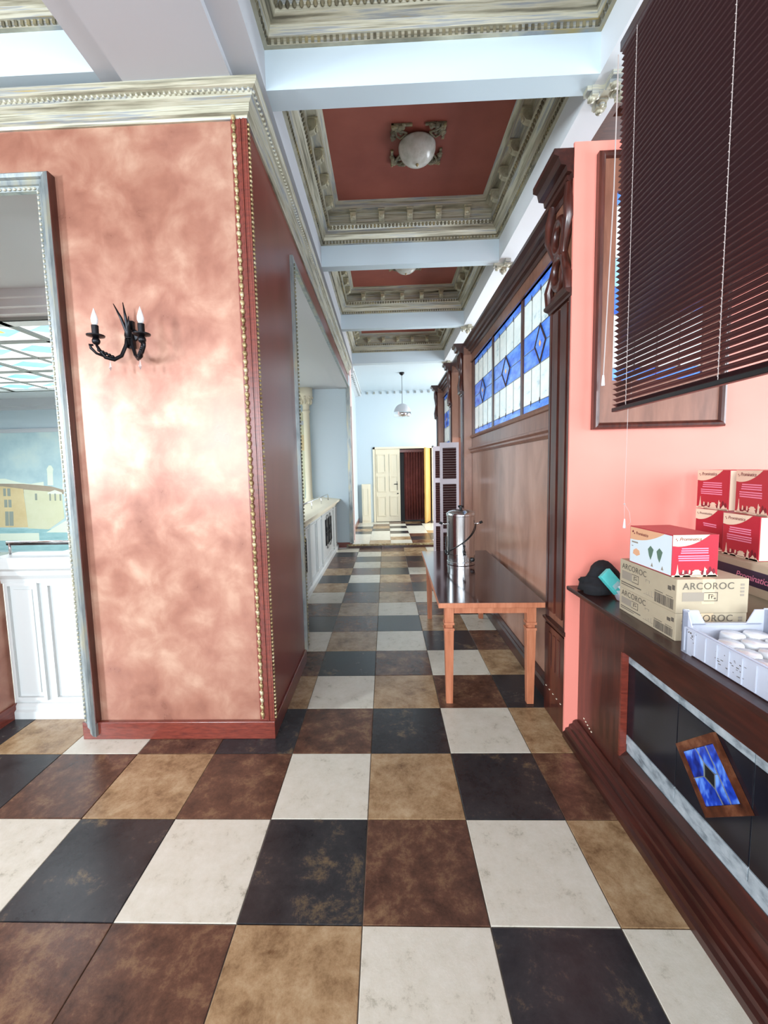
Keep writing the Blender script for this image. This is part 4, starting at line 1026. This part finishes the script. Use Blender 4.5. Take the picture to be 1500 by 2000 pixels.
b = MB(); b.lathe([(.02, 0), (.02, -.014), (.014, -.018)], (R_*math.sin(.75), -R_*math.cos(.75), .055), 16, 'y'); obj('dial', b, 'black', t, True, local=True)
# power cable wrapped from the right handle round the front
pts = []
for k in range(17):
    f_ = k/16; a = math.radians(78-f_*158); pts.append(((R_+.007)*math.sin(a), -(R_+.007)*math.cos(a), .37-.26*f_-.02*math.sin(f_*PI)))
pts += [(-R_-.012, -.02, .14), (-R_-.014, .0, .20), (-R_-.010, .0, .26)]
b = MB(); b.tube(pts, .005, 8); obj('power_cable', b, 'black', t, True, local=True)
b = MB(); b.tube([(-R_-.014, -.02, .085), (-R_-.016, -.02, .135)], .010, 8); obj('plug', b, 'black', t, True, local=True)

# =================================================================== SCONCE
sx, sz, r = -1.324, 2.30, .128
t = thing('wall_sconce', 'wrought-iron two-arm wall sconce with candle bulbs on the salmon pier', 'lamp', (sx, 1.08, sz))
b = MB(); b.lathe([(.04, 0), (.04, -.012), (.02, -.02)], (0, 0, .14), 16, 'y'); b.obox((0, -.012, .14), (.02, 0, 0), (0, .010, 0), (0, 0, .075)); obj('back_plate', b, 'iron', t, True, local=True, angle=.6)
for s_ in (-1, 1):
    q = r/math.sqrt(1.0)
    e = (s_*r, -r)
    path = [(s_*.01, -.03, .16), (s_*.018, -.034, .08), (s_*.04, -.05, .015), (s_*.07, -.075, -.012), (s_*.10, -.102, -.005), (s_*.118, -.118, .028), (e[0], e[1], .055)]
    b = MB(); b.tube(path, [.009, .010, .010, .011, .011, .009, .007], 8)
    b.tube([(s_*.105, -.105, .0), (s_*.13, -.13, .01), (s_*.148, -.145, .035), (s_*.15, -.148, .05), (s_*.138, -.138, .052)], [.007, .007, .008, .009, .005], 8)
    for k in range(5): b.ball((s_*(.075+.011*k), -(.078+.011*k), .004+.006*k), (.012, .012, .009), 6, 4)
    arm = obj('arm', b, 'iron', t, True, local=True)
    b = MB(); b.ball((e[0], e[1], .075), .021, 14, 8); b.lathe([(.008, .09), (.044, .100), (.046, .106), (.015, .103)], (e[0], e[1], 0), 20); obj('drip_pan', b, 'iron', arm, True, local=True, angle=.6)
    b = MB(); b.lathe([(.017, .10), (.018, .158), (.012, .160)], (e[0], e[1], 0), 16); obj('candle_sleeve', b, 'iron', arm, True, local=True, angle=.6)
    b = MB(); b.lathe([(.010, .158), (.017, .175), (.018, .192), (.012, .215), (.005, .236), (.001, .250)], (e[0], e[1], 0), 16); obj('candle_bulb', b, 'bulb', arm, True, local=True)
    b = MB(); b.lathe([(.001, -.075), (.008, -.055), (.004, -.035), (.001, -.02)], (s_*.085, -.088, 0), 8); obj('crystal_drop', b, 'crystal', arm, local=True)
for dx, hz in ((-.05, .29), (.004, .295), (.03, .22)):
    b = MB(); b.tube([(0, -.03, .08), (dx*.15, -.04, .15), (dx*.5, -.055, .22 if hz > .25 else .17), (dx, -.075, hz)], [.009, .010, .008, .002], 8); obj('leaf_frond', b, 'iron', t, True, local=True)
b = MB(); b.torus((0, -.034, .115), .016, .006, 'z', 14, 6); obj('collar', b, 'iron', t, True, local=True)

# =================================================================== THINGS ON THE BAR TOP
def fcs(o0, ux_, vz):
    """face frame helper: maps (s, t) on a box face to 3D with an outward nudge"""
    return lambda s_, t_, d: Vector(o0)+Vector(ux_)*s_+Vector(vz)*t_+d
def carton_text(parent, body, size, org, right, up, mname, shear=0, spacing=1.0):
    me = text_mesh('lettering', body, size, shear, spacing)
    me.materials.clear(); me.materials.append(M[mname])
    r_, u_ = Vector(right).normalized(), Vector(up).normalized(); n_ = r_.cross(u_)
    mt = Matrix(((r_.x, u_.x, n_.x, org[0]), (r_.y, u_.y, n_.y, org[1]), (r_.z, u_.z, n_.z, org[2]), (0, 0, 0, 1)))
    me.transform(WORLD[parent.name].inverted() @ mt)
    o = bpy.data.objects.new('lettering', me); return link(o, parent)
def flat(parent, name, org, right, up, pts, mname, d=.0006):
    r_, u_ = Vector(right).normalized(), Vector(up).normalized(); n_ = r_.cross(u_)
    b = MB(); b.prism(pts, lambda p, q: tuple(Vector(org)+r_*p[0]+u_*p[1]+n_*q), 0, d)
    return obj(name, b, mname, parent)
def flats(parent, name, org, right, up, polys, mname, d=.0006):
    r_, u_ = Vector(right).normalized(), Vector(up).normalized(); n_ = r_.cross(u_)
    b = MB()
    for pts in polys: b.prism(pts, lambda p, q: tuple(Vector(org)+r_*p[0]+u_*p[1]+n_*q), 0, d)
    return obj(name, b, mname, parent)
rect = lambda a, b_, c, d: [(a, c), (b_, c), (b_, d), (a, d)]

def arcoroc(label, x0, y0, z0, w, l, h):
    t = thing('carton', label, 'box', (x0+w/2, y0+l/2, z0), group='brown cartons on the bar')
    b = MB(); b.box(x0, x0+w, y0, y0+l, z0, z0+h); obj('carton_body', b, 'carton', t, bevel=.003)
    b = MB(); xm = x0+w*.44
    b.box(xm-.024, xm+.024, y0+.001, y0+l-.001, z0+h-.001, z0+h+.0006); b.box(xm-.024, xm+.024, y0-.0006, y0+.001, z0+h*.28, z0+h); obj('packing_tape', b, 'carton_tape', t)
    # front (facing the camera)
    o = (x0, y0, z0); R_, U_ = (1, 0, 0), (0, 0, 1)
    carton_text(t, 'ARCOROC', .038, (x0+.022, y0-.0012, z0+h*.71), R_, U_, 'ink', 0, 1.08)
    flat(t, 'print_block', o, R_, U_, rect(.022, .105, h*.36, h*.62), 'ink_grey', .001)
    flats(t, 'print_frame', o, R_, U_, [rect(.105, .157, h*.60, h*.62), rect(.105, .157, h*.36, h*.38), rect(.155, .157, h*.36, h*.62), rect(.122, .126, h*.42, h*.56), rect(.122, .140, h*.54, h*.56), rect(.132, .136, h*.44, h*.52), rect(.132, .144, h*.50, h*.52), rect(.142, .150, h*.42, h*.46)], 'ink', .001)
    flats(t, 'handling_marks', o, R_, U_, [rect(w-.032, w-.018, h*k, h*k+.008) for k in (.5, .6, .7, .8)], 'ink_grey', .001)
    # left side (along the counter)
    o = (x0, y0+l, z0); R_ = (0, -1, 0)
    carton_text(t, 'ARCOROC', .036, (x0-.0012, y0+l-.02, z0+h*.70), R_, U_, 'ink', 0, 1.08)
    flat(t, 'print_block', o, R_, U_, rect(.02, .10, h*.34, h*.62), 'ink_grey', .001)
    flats(t, 'print_frame', o, R_, U_, [rect(.10, .15, h*.60, h*.62), rect(.10, .15, h*.34, h*.36), rect(.148, .15, h*.34, h*.62), rect(.115, .119, h*.42, h*.56), rect(.115, .135, h*.54, h*.56), rect(.125, .138, h*.46, h*.49), rect(.015, .17, h*.20, h*.235), rect(.015, .12, h*.13, h*.155)], 'ink', .001)
    sk = []
    for k in range(7):
        a = .19+.018*k; sk += [rect(a, a+.002, h*(.16), h*(.16+.06*((k*5) % 4))), rect(a, a+.012, h*.15, h*.165)]
    sk += [rect(.20, .23, h*.62, h*.63), rect(.202, .205, h*.55, h*.63), rect(.226, .229, h*.55, h*.63)]
    flats(t, 'sketch_print', o, R_, U_, sk, 'ink_grey', .001)
    bars = []; a = l-.13
    while a < l-.015: bars.append(rect(a, a+.003+.003*random.random(), h*.08, h*.38)); a += .0085
    tm = [rect(l-.05, l-.03, h*.62, h*.74), rect(l-.025, l-.010, h*.66, h*.80), rect(l-.13, l-.08, h*.42, h*.44), rect(l-.06, l-.02, h*.42, h*.435)]
    tag(flats(t, 'bar_print', o, R_, U_, bars+tm, 'ink', .001), kind='stuff')
    return t
AX, AY = 1.247, .268
arcoroc('lower brown ARCOROC carton standing on the bar top', AX, AY, ZT, .272, .395, .112)
arcoroc('upper brown ARCOROC carton, on the lower one and under the red box', AX-.003, AY-.003, ZT+.1125, .275, .395, .137)

def curve_band(w, h):
    """cream swoosh on the box front"""
    pts = [(0, h), (0, h*.74)]
    for k in range(9):
        f_ = k/8; pts.append((w*.12+f_*w*.68, h*(.725+.275*f_**2.1)))
    return pts
def skyline(w):
    """white paper-cut skyline along the bottom"""
    k = w/.18
    q = []
    q.append([(0, 0), (w, 0), (w, .006*k), (0, .006*k)])
    q.append([(.010*k, 0), (.034*k, 0), (.027*k, .014*k), (.0235*k, .036*k), (.022*k, .050*k), (.0205*k, .036*k), (.017*k, .014*k)])
    q.append([(.042*k, 0), (.075*k, 0), (.070*k, .008*k), (.06*k, .011*k), (.05*k, .008*k)])
    for a in (.041, .066): q.append([(a*k, .012*k), ((a+.007)*k, .012*k), ((a+.007)*k, .026*k), ((a+.002)*k, .028*k)])
    for a, b_, c, d in ((.078, .118, .004, .014), (.082, .114, .014, .018), (.079, .117, .018, .023), (.086, .110, .023, .028)): q.append([(a*k, c*k), (b_*k, c*k), ((b_-.004)*k, d*k), ((a+.004)*k, d*k)])
    q.append([(.122*k, 0), (.136*k, 0), (.134*k, .022*k), (.138*k, .030*k), (.131*k, .034*k), (.129*k, .040*k), (.127*k, .032*k), (.126*k, .02*k)])
    q.append([(.136*k, 0), (.172*k, 0), (.155*k, .022*k)]); q.append([(.16*k, 0), (.179*k, 0), (.169*k, .014*k)])
    return q
def gift_box(label, x0, y0, z0, w, l, h, side=None, rz=0.0, lines=True):
    t = thing('gift_box', label, 'box', (x0, y0, z0), rz, group='red product boxes on the bar')
    b = MB(); b.box(0, w, 0, l, 0, h, 0); o_ = obj('box_body', b, 'box_red', t, local=True, bevel=.002)
    save = WORLD[t.name]
    # faces are drawn in local space
    def lf(name, polys, mn, d, face='f'):
        bb = MB()
        for pts in polys:
            if face == 'f': bb.prism(pts, lambda p, q: (p[0], -q, p[1]), 0, d)
            else: bb.prism(pts, lambda p, q: (-q, l-p[0], p[1]), 0, d)
        return obj(name, bb, mn, t, local=True)
    def lt(body, size, s_, z_, mn, face='f'):
        me = text_mesh('lettering', body, size, .25, .95); me.materials.clear(); me.materials.append(M[mn])
        mt = Matrix(((1, 0, 0, s_), (0, 0, -1, -.0012), (0, 1, 0, z_), (0, 0, 0, 1))) if face == 'f' else Matrix(((0, 0, -1, -.0012), (-1, 0, 0, l-s_), (0, 1, 0, z_), (0, 0, 0, 1)))
        me.transform(mt); link(bpy.data.objects.new('lettering', me), t)
    lf('swoosh', [curve_band(w, h)], 'box_cream', .0005)
    lf('logo', [[(w*.055, h*.90), (w*.075, h*.92), (w*.085, h*.90), (w*.065, h*.885)], [(w*.085, h*.875), (w*.105, h*.89), (w*.105, h*.865), (w*.09, h*.85)]], 'box_red_dark', .001)
    lt('Prominatica', w*.105, w*.14, h*.865, 'box_red_dark')
    dk = []
    for k in range(11): a = w*(.12+.075*k); hh = h*(.10+.06*((k*7) % 5)/4+(.10 if k in (9, 10) else 0)); dk.append([(a, 0), (a+w*.085, 0), (a+w*.07, hh*.8), (a+w*.04, hh), (a+w*.01, hh*.8)])
    lf('skyline_shade', [[(min(p[0], w), p[1]) for p in q] for q in dk], 'box_red_dark', .0004)
    lf('skyline', skyline(w), 'box_cream', .0009)
    if lines:
        ln = []
        for k, (a, b_) in enumerate(((.20, .78), (.19, .78), (.18, .78), (.13, .80), (.13, .80), (.14, .80))):
            zz = h*(.66-.052*k-(.022 if k > 2 else 0)); ln.append([(w*a, zz), (w*b_, zz), (w*b_, zz+h*.026), (w*a, zz+h*.026)])
        lf('small_print', ln, 'box_pink', .0007)
    else:
        lf('small_print', [[(w*.3, h*.62), (w*.78, h*.60), (w*.78, h*.63), (w*.3, h*.65)], [(w*.32, h*.57), (w*.78, h*.55), (w*.78, h*.575), (w*.32, h*.595)]], 'box_pink', .0007)
    if side == 'photo':
        lf('photo_print', [rect(.004, l-.004, .004, h-.004)], 'box_white', .0004, 's')
        pts = [(.004, h-.004), (.004, h*.66)]+[(.004+(l-.01)*f_/8*.85, h*(.64+.34*(f_/8)**2.2)) for f_ in range(9)]
        lf('swoosh', [pts], 'peach', .0006, 's')
        lt('Prominatica', w*.11, l*.16, h*.80, 'box_red_dark', 's')
        lf('logo', [[(l*.06, h*.86), (l*.09, h*.9), (l*.11, h*.86), (l*.08, h*.83)], [(l*.10, h*.82), (l*.13, h*.84), (l*.13, h*.79)]], 'box_red_dark', .001, 's')
        lf('photo_plants', [[(l*.50+l*.20*c_, h*.34), (l*.54+l*.20*c_, h*.24), (l*.57+l*.20*c_, h*.36), (l*.60+l*.2*c_, h*.52), (l*.53+l*.2*c_, h*.60), (l*.47+l*.2*c_, h*.50)] for c_ in (0, 1)], 'box_green', .001, 's')
        lf('photo_fruit', [[(l*.10, h*.26), (l*.2, h*.22), (l*.28, h*.28), (l*.26, h*.38), (l*.18, h*.42), (l*.11, h*.36)]], 'peach', .001, 's')
        tag(lf('photo_marks', [rect(l*.06, l*.22, h*.56, h*.60), rect(l*.06, l*.10, h*.46, h*.48), [(l*.55, h*.08), (l*.60, h*.08), (l*.575, h*.18)], [(l*.78, h*.08), (l*.83, h*.08), (l*.805, h*.18)]], 'ink_grey', .001, 's'), kind='stuff')
    elif side == 'cream':
        bb = MB(); bb.box(w-.0004, w+.0008, .003, l-.003, .003, h-.003); obj('side_print', bb, 'box_cream', t, local=True)
    return t
gift_box('red box with skyline print on top of the ARCOROC cartons', 1.247, .302, ZT+.2505, .178, .29, .168, 'photo')
# cartons and red boxes farther back on the bar, their printed fronts turned to the corridor
t = thing('carton', 'lowest brown carton at the right picture edge behind the crate', 'box', (1.705, .74, ZT), -PI/2, group='brown cartons on the bar')
b = MB(); b.box(0, .56, 0, .27, 0, .125); obj('carton_body', b, 'carton', t, local=True, bevel=.003)
b = MB(); b.box(.40, .47, -.001, .001, .03, .065); obj('bar_print', b, 'ink', t, local=True)
t = thing('carton', 'brown carton with a dark purple band under the back red boxes', 'box', (1.70, .735, ZT+.126), -PI/2-.05, group='brown cartons on the bar')
b = MB(); b.box(0, .50, 0, .27, 0, .138); obj('carton_body', b, 'carton', t, local=True, bevel=.003)
b = MB(); b.box(.022, .498, -.001, .001, .04, .108); obj('dark_band', b, 'box_purple', t, local=True)
b = MB(); b.box(.002, .020, -.002, .0, .005, .137); obj('edge_flap', b, 'carton_tape', t, local=True)
me = text_mesh('lettering', 'Prominatica', .04, .25, .95); me.materials.clear(); me.materials.append(M['box_pink']); me.transform(Matrix(((1, 0, 0, .20), (0, 0, -1, -.0018), (0, 1, 0, .062), (0, 0, 0, 1)))); link(bpy.data.objects.new('lettering', me), t)
zz = ZT+.2645
gift_box('red box at the left of the back pair, half hidden by the front red box', 1.757, .887, zz, .155, .15, .196, None, -PI/2+.13, lines=False)
gift_box('red box at the right of the back pair, cream side showing', 1.733, .675, zz, .198, .16, .196, 'cream', -PI/2)
gift_box('topmost left red box on the bar, standing on the back pair', 1.800, .945, zz+.1965, .225, .14, .20, 'cream', -PI/2-.05)
gift_box('topmost right red box on the bar, cut by the picture edge', 1.795, .69, zz+.1965, .235, .15, .20, 'cream', -PI/2-.2)

# black cloth bag, teal card box, foil bag
def blob(name, c, rad, seed, mn, parent, n=22, amp=.28):
    rr = random.Random(seed); b = MB(); b.ball((0, 0, 0), 1.0, n, n//2)
    ph = [(rr.uniform(2, 7), rr.uniform(2, 7), rr.uniform(2, 7), rr.uniform(0, 6)) for _ in range(6)]
    vs = []
    for x, y, z in b.v:
        d = 1+amp*sum(math.sin(p[0]*x+p[1]*y+p[2]*z+p[3]) for p in ph)/6*1.6
        z2 = max(z*d, -.55)
        vs.append((c[0]+rad[0]*x*d, c[1]+rad[1]*y*d, c[2]+rad[2]*(z2+.55)))
    b.v = vs
    return obj(name, b, mn, parent, True)
t = thing('black_bag', 'crumpled black fabric bag slumped at the far end of the bar', 'bag', (1.30, .94, ZT))
blob('bag_body', (1.265, .93, ZT), (.085, .085, .06), 5, 'black_cloth', t)
blob('bag_fold', (1.315, .955, ZT+.02), (.085, .06, .095), 9, 'black_cloth', t)
t = thing('card_box', 'small turquoise card box leaning against the black bag', 'box', (1.30, .82, ZT))
b = MB(); d1 = Vector((.62, -.12, -.76)).normalized(); d2 = Vector((.70, .25, .55)).normalized(); d2 = (d2-d1*d1.dot(d2)).normalized(); d3 = d1.cross(d2)
b.obox((1.300, .835, ZT+.085), d1*.062, d2*.034, d3*.014); cb_ = obj('box_body', b, 'teal', t, bevel=.002)
b = MB(); b.obox(Vector((1.300, .835, ZT+.085))+d1*.025, d1*.012, d2*.022, d3*.0146); obj('print', b, 'mural_water', cb_)
t = thing('foil_bag', 'clear plastic bag with a white printed sheet beside the ARCOROC cartons', 'bag', (1.36, .76, ZT))
blob('film', (1.345, .755, ZT), (.05, .05, .055), 3, 'film', t, 16, .4)
b = MB(); b.obox((1.345, .76, ZT+.075), (.03, -.01, .02), (.0, .03, .01), (-.002, -.001, .003)); obj('sheet', b, 'box_white', t)

# crate with cups
t = thing('plastic_crate', 'translucent white plastic crate on the front edge of the bar', 'crate', (1.37, -.05, ZT))
cx0, cx1, cy0, cy1 = 1.214, 1.53, -.36, .186
zr = ZT+.108; zh = ZT+.155
b = MB(); b.box(cx0+.004, cx1-.004, cy0+.004, cy1-.004, ZT+.004, ZT+.010); obj('crate_floor', b, 'crate_plastic', t)
def side_wall(name, fn, L, notch):
    b = MB()
    if notch: poly = [(0, .002), (L, .002), (L, zh-ZT), (L-.055, zh-ZT), (L-.085, .10), (.085, .10), (.055, zh-ZT), (0, zh-ZT)]
    else: poly = [(0, .002), (.05, .0), (.055, .008), (L-.055, .008), (L-.05, 0), (L, .002), (L, zh-ZT), (L-.028, zh-ZT), (L-.05, .108), (.05, .108), (.028, zh-ZT), (0, zh-ZT)]
    b.prism(poly, fn, 0, .004)
    w_ = obj(name, b, 'crate_plastic', t)
    rb = MB()
    k = .02
    while k < L-.01:
        p = [(k-.0015, .01), (k+.0015, .01), (k+.0015, .10), (k-.0015, .10)]
        rb.prism(p, fn, -.004, 0); k += .05
    rb.prism([(.03, .098), (L-.03, .098), (L-.03, .104), (.03, .104)], fn, -.007, .004)
    obj('ribs', rb, 'crate_plastic', w_)
side_wall('crate_side', lambda p, q: (cx0+q, cy1-p[0], ZT+p[1]), cy1-cy0, False)
side_wall('crate_side', lambda p, q: (cx1-q, cy1-p[0], ZT+p[1]), cy1-cy0, False)
side_wall('crate_end', lambda p, q: (cx0+p[0], cy1-q, ZT+p[1]), cx1-cx0, True)
side_wall('crate_end', lambda p, q: (cx0+p[0], cy0+q, ZT+p[1]), cx1-cx0, True)
for x, y, sx_, sy_ in ((cx0, cy1, 1, -1), (cx1, cy1, -1, -1), (cx0, cy0, 1, 1), (cx1, cy0, -1, 1)):
    b = MB(); b.box(min(x, x+sx_*.022), max(x, x+sx_*.022), min(y, y+sy_*.004), max(y, y+sy_*.004), ZT, zh+.004); b.box(min(x, x+sx_*.004), max(x, x+sx_*.004), min(y, y+sy_*.03), max(y, y+sy_*.03), ZT, zh+.004); obj('corner_post', b, 'crate_plastic', t)
pm = MB()
for k in range(14):
    rr = random.Random(k); y = .105+.05*rr.random(); z = ZT+.045+.05*rr.random(); pm.box(cx0-.0006, cx0+.0002, y, y+.003+.004*rr.random(), z, z+.002+.006*rr.random()*rr.random())
for k in range(26):
    rr = random.Random(90+k); y = -.10+.12*rr.random(); z = ZT+.02+.055*rr.random(); pm.box(cx0-.0006, cx0+.0002, y, y+.002+.008*rr.random(), z, z+.0012+.002*rr.random())
tag(obj('worn_print', pm, 'ink', t), kind='stuff')
cupm = MB(); cupm.lathe([(.040, 0), (.0415, .004), (.040, .03), (.0375, .062), (.036, .070), (.033, .0735), (.0, .0735)], (0, 0, 0), 28, cap=False); cme = cupm.mesh('cup', 'porcelain', True); fix(cme)
rows = [(.138, (1.28, 1.362, 1.444)), (.060, (1.292, 1.374, 1.456)), (-.018, (1.283, 1.365, 1.447)), (-.098, (1.275, 1.357, 1.439)), (-.178, (1.285, 1.367, 1.449)), (-.258, (1.28, 1.362, 1.444))]
place = {(0, 1): 'white cup at the far end of the crate, left of the two', (0, 2): 'white cup at the far right of the crate, cut by the picture edge'}
ordn = ['first', 'second', 'third', 'fourth', 'fifth', 'sixth']; coln = ['nearest the bar edge', 'in the middle', 'farthest from the bar edge']
for i, (y, xs) in enumerate(rows):
    for k, x in enumerate(xs):
        if (i, k) == (0, 0): continue
        o = inst('cup', cme, None, (x, y, ZT+.0102), (0, 0, 0))
        tag(o, 'upturned white cup in the crate, %s row from the cartons, %s' % (ordn[i], coln[k]), 'cup', 'upturned cups in the crate')
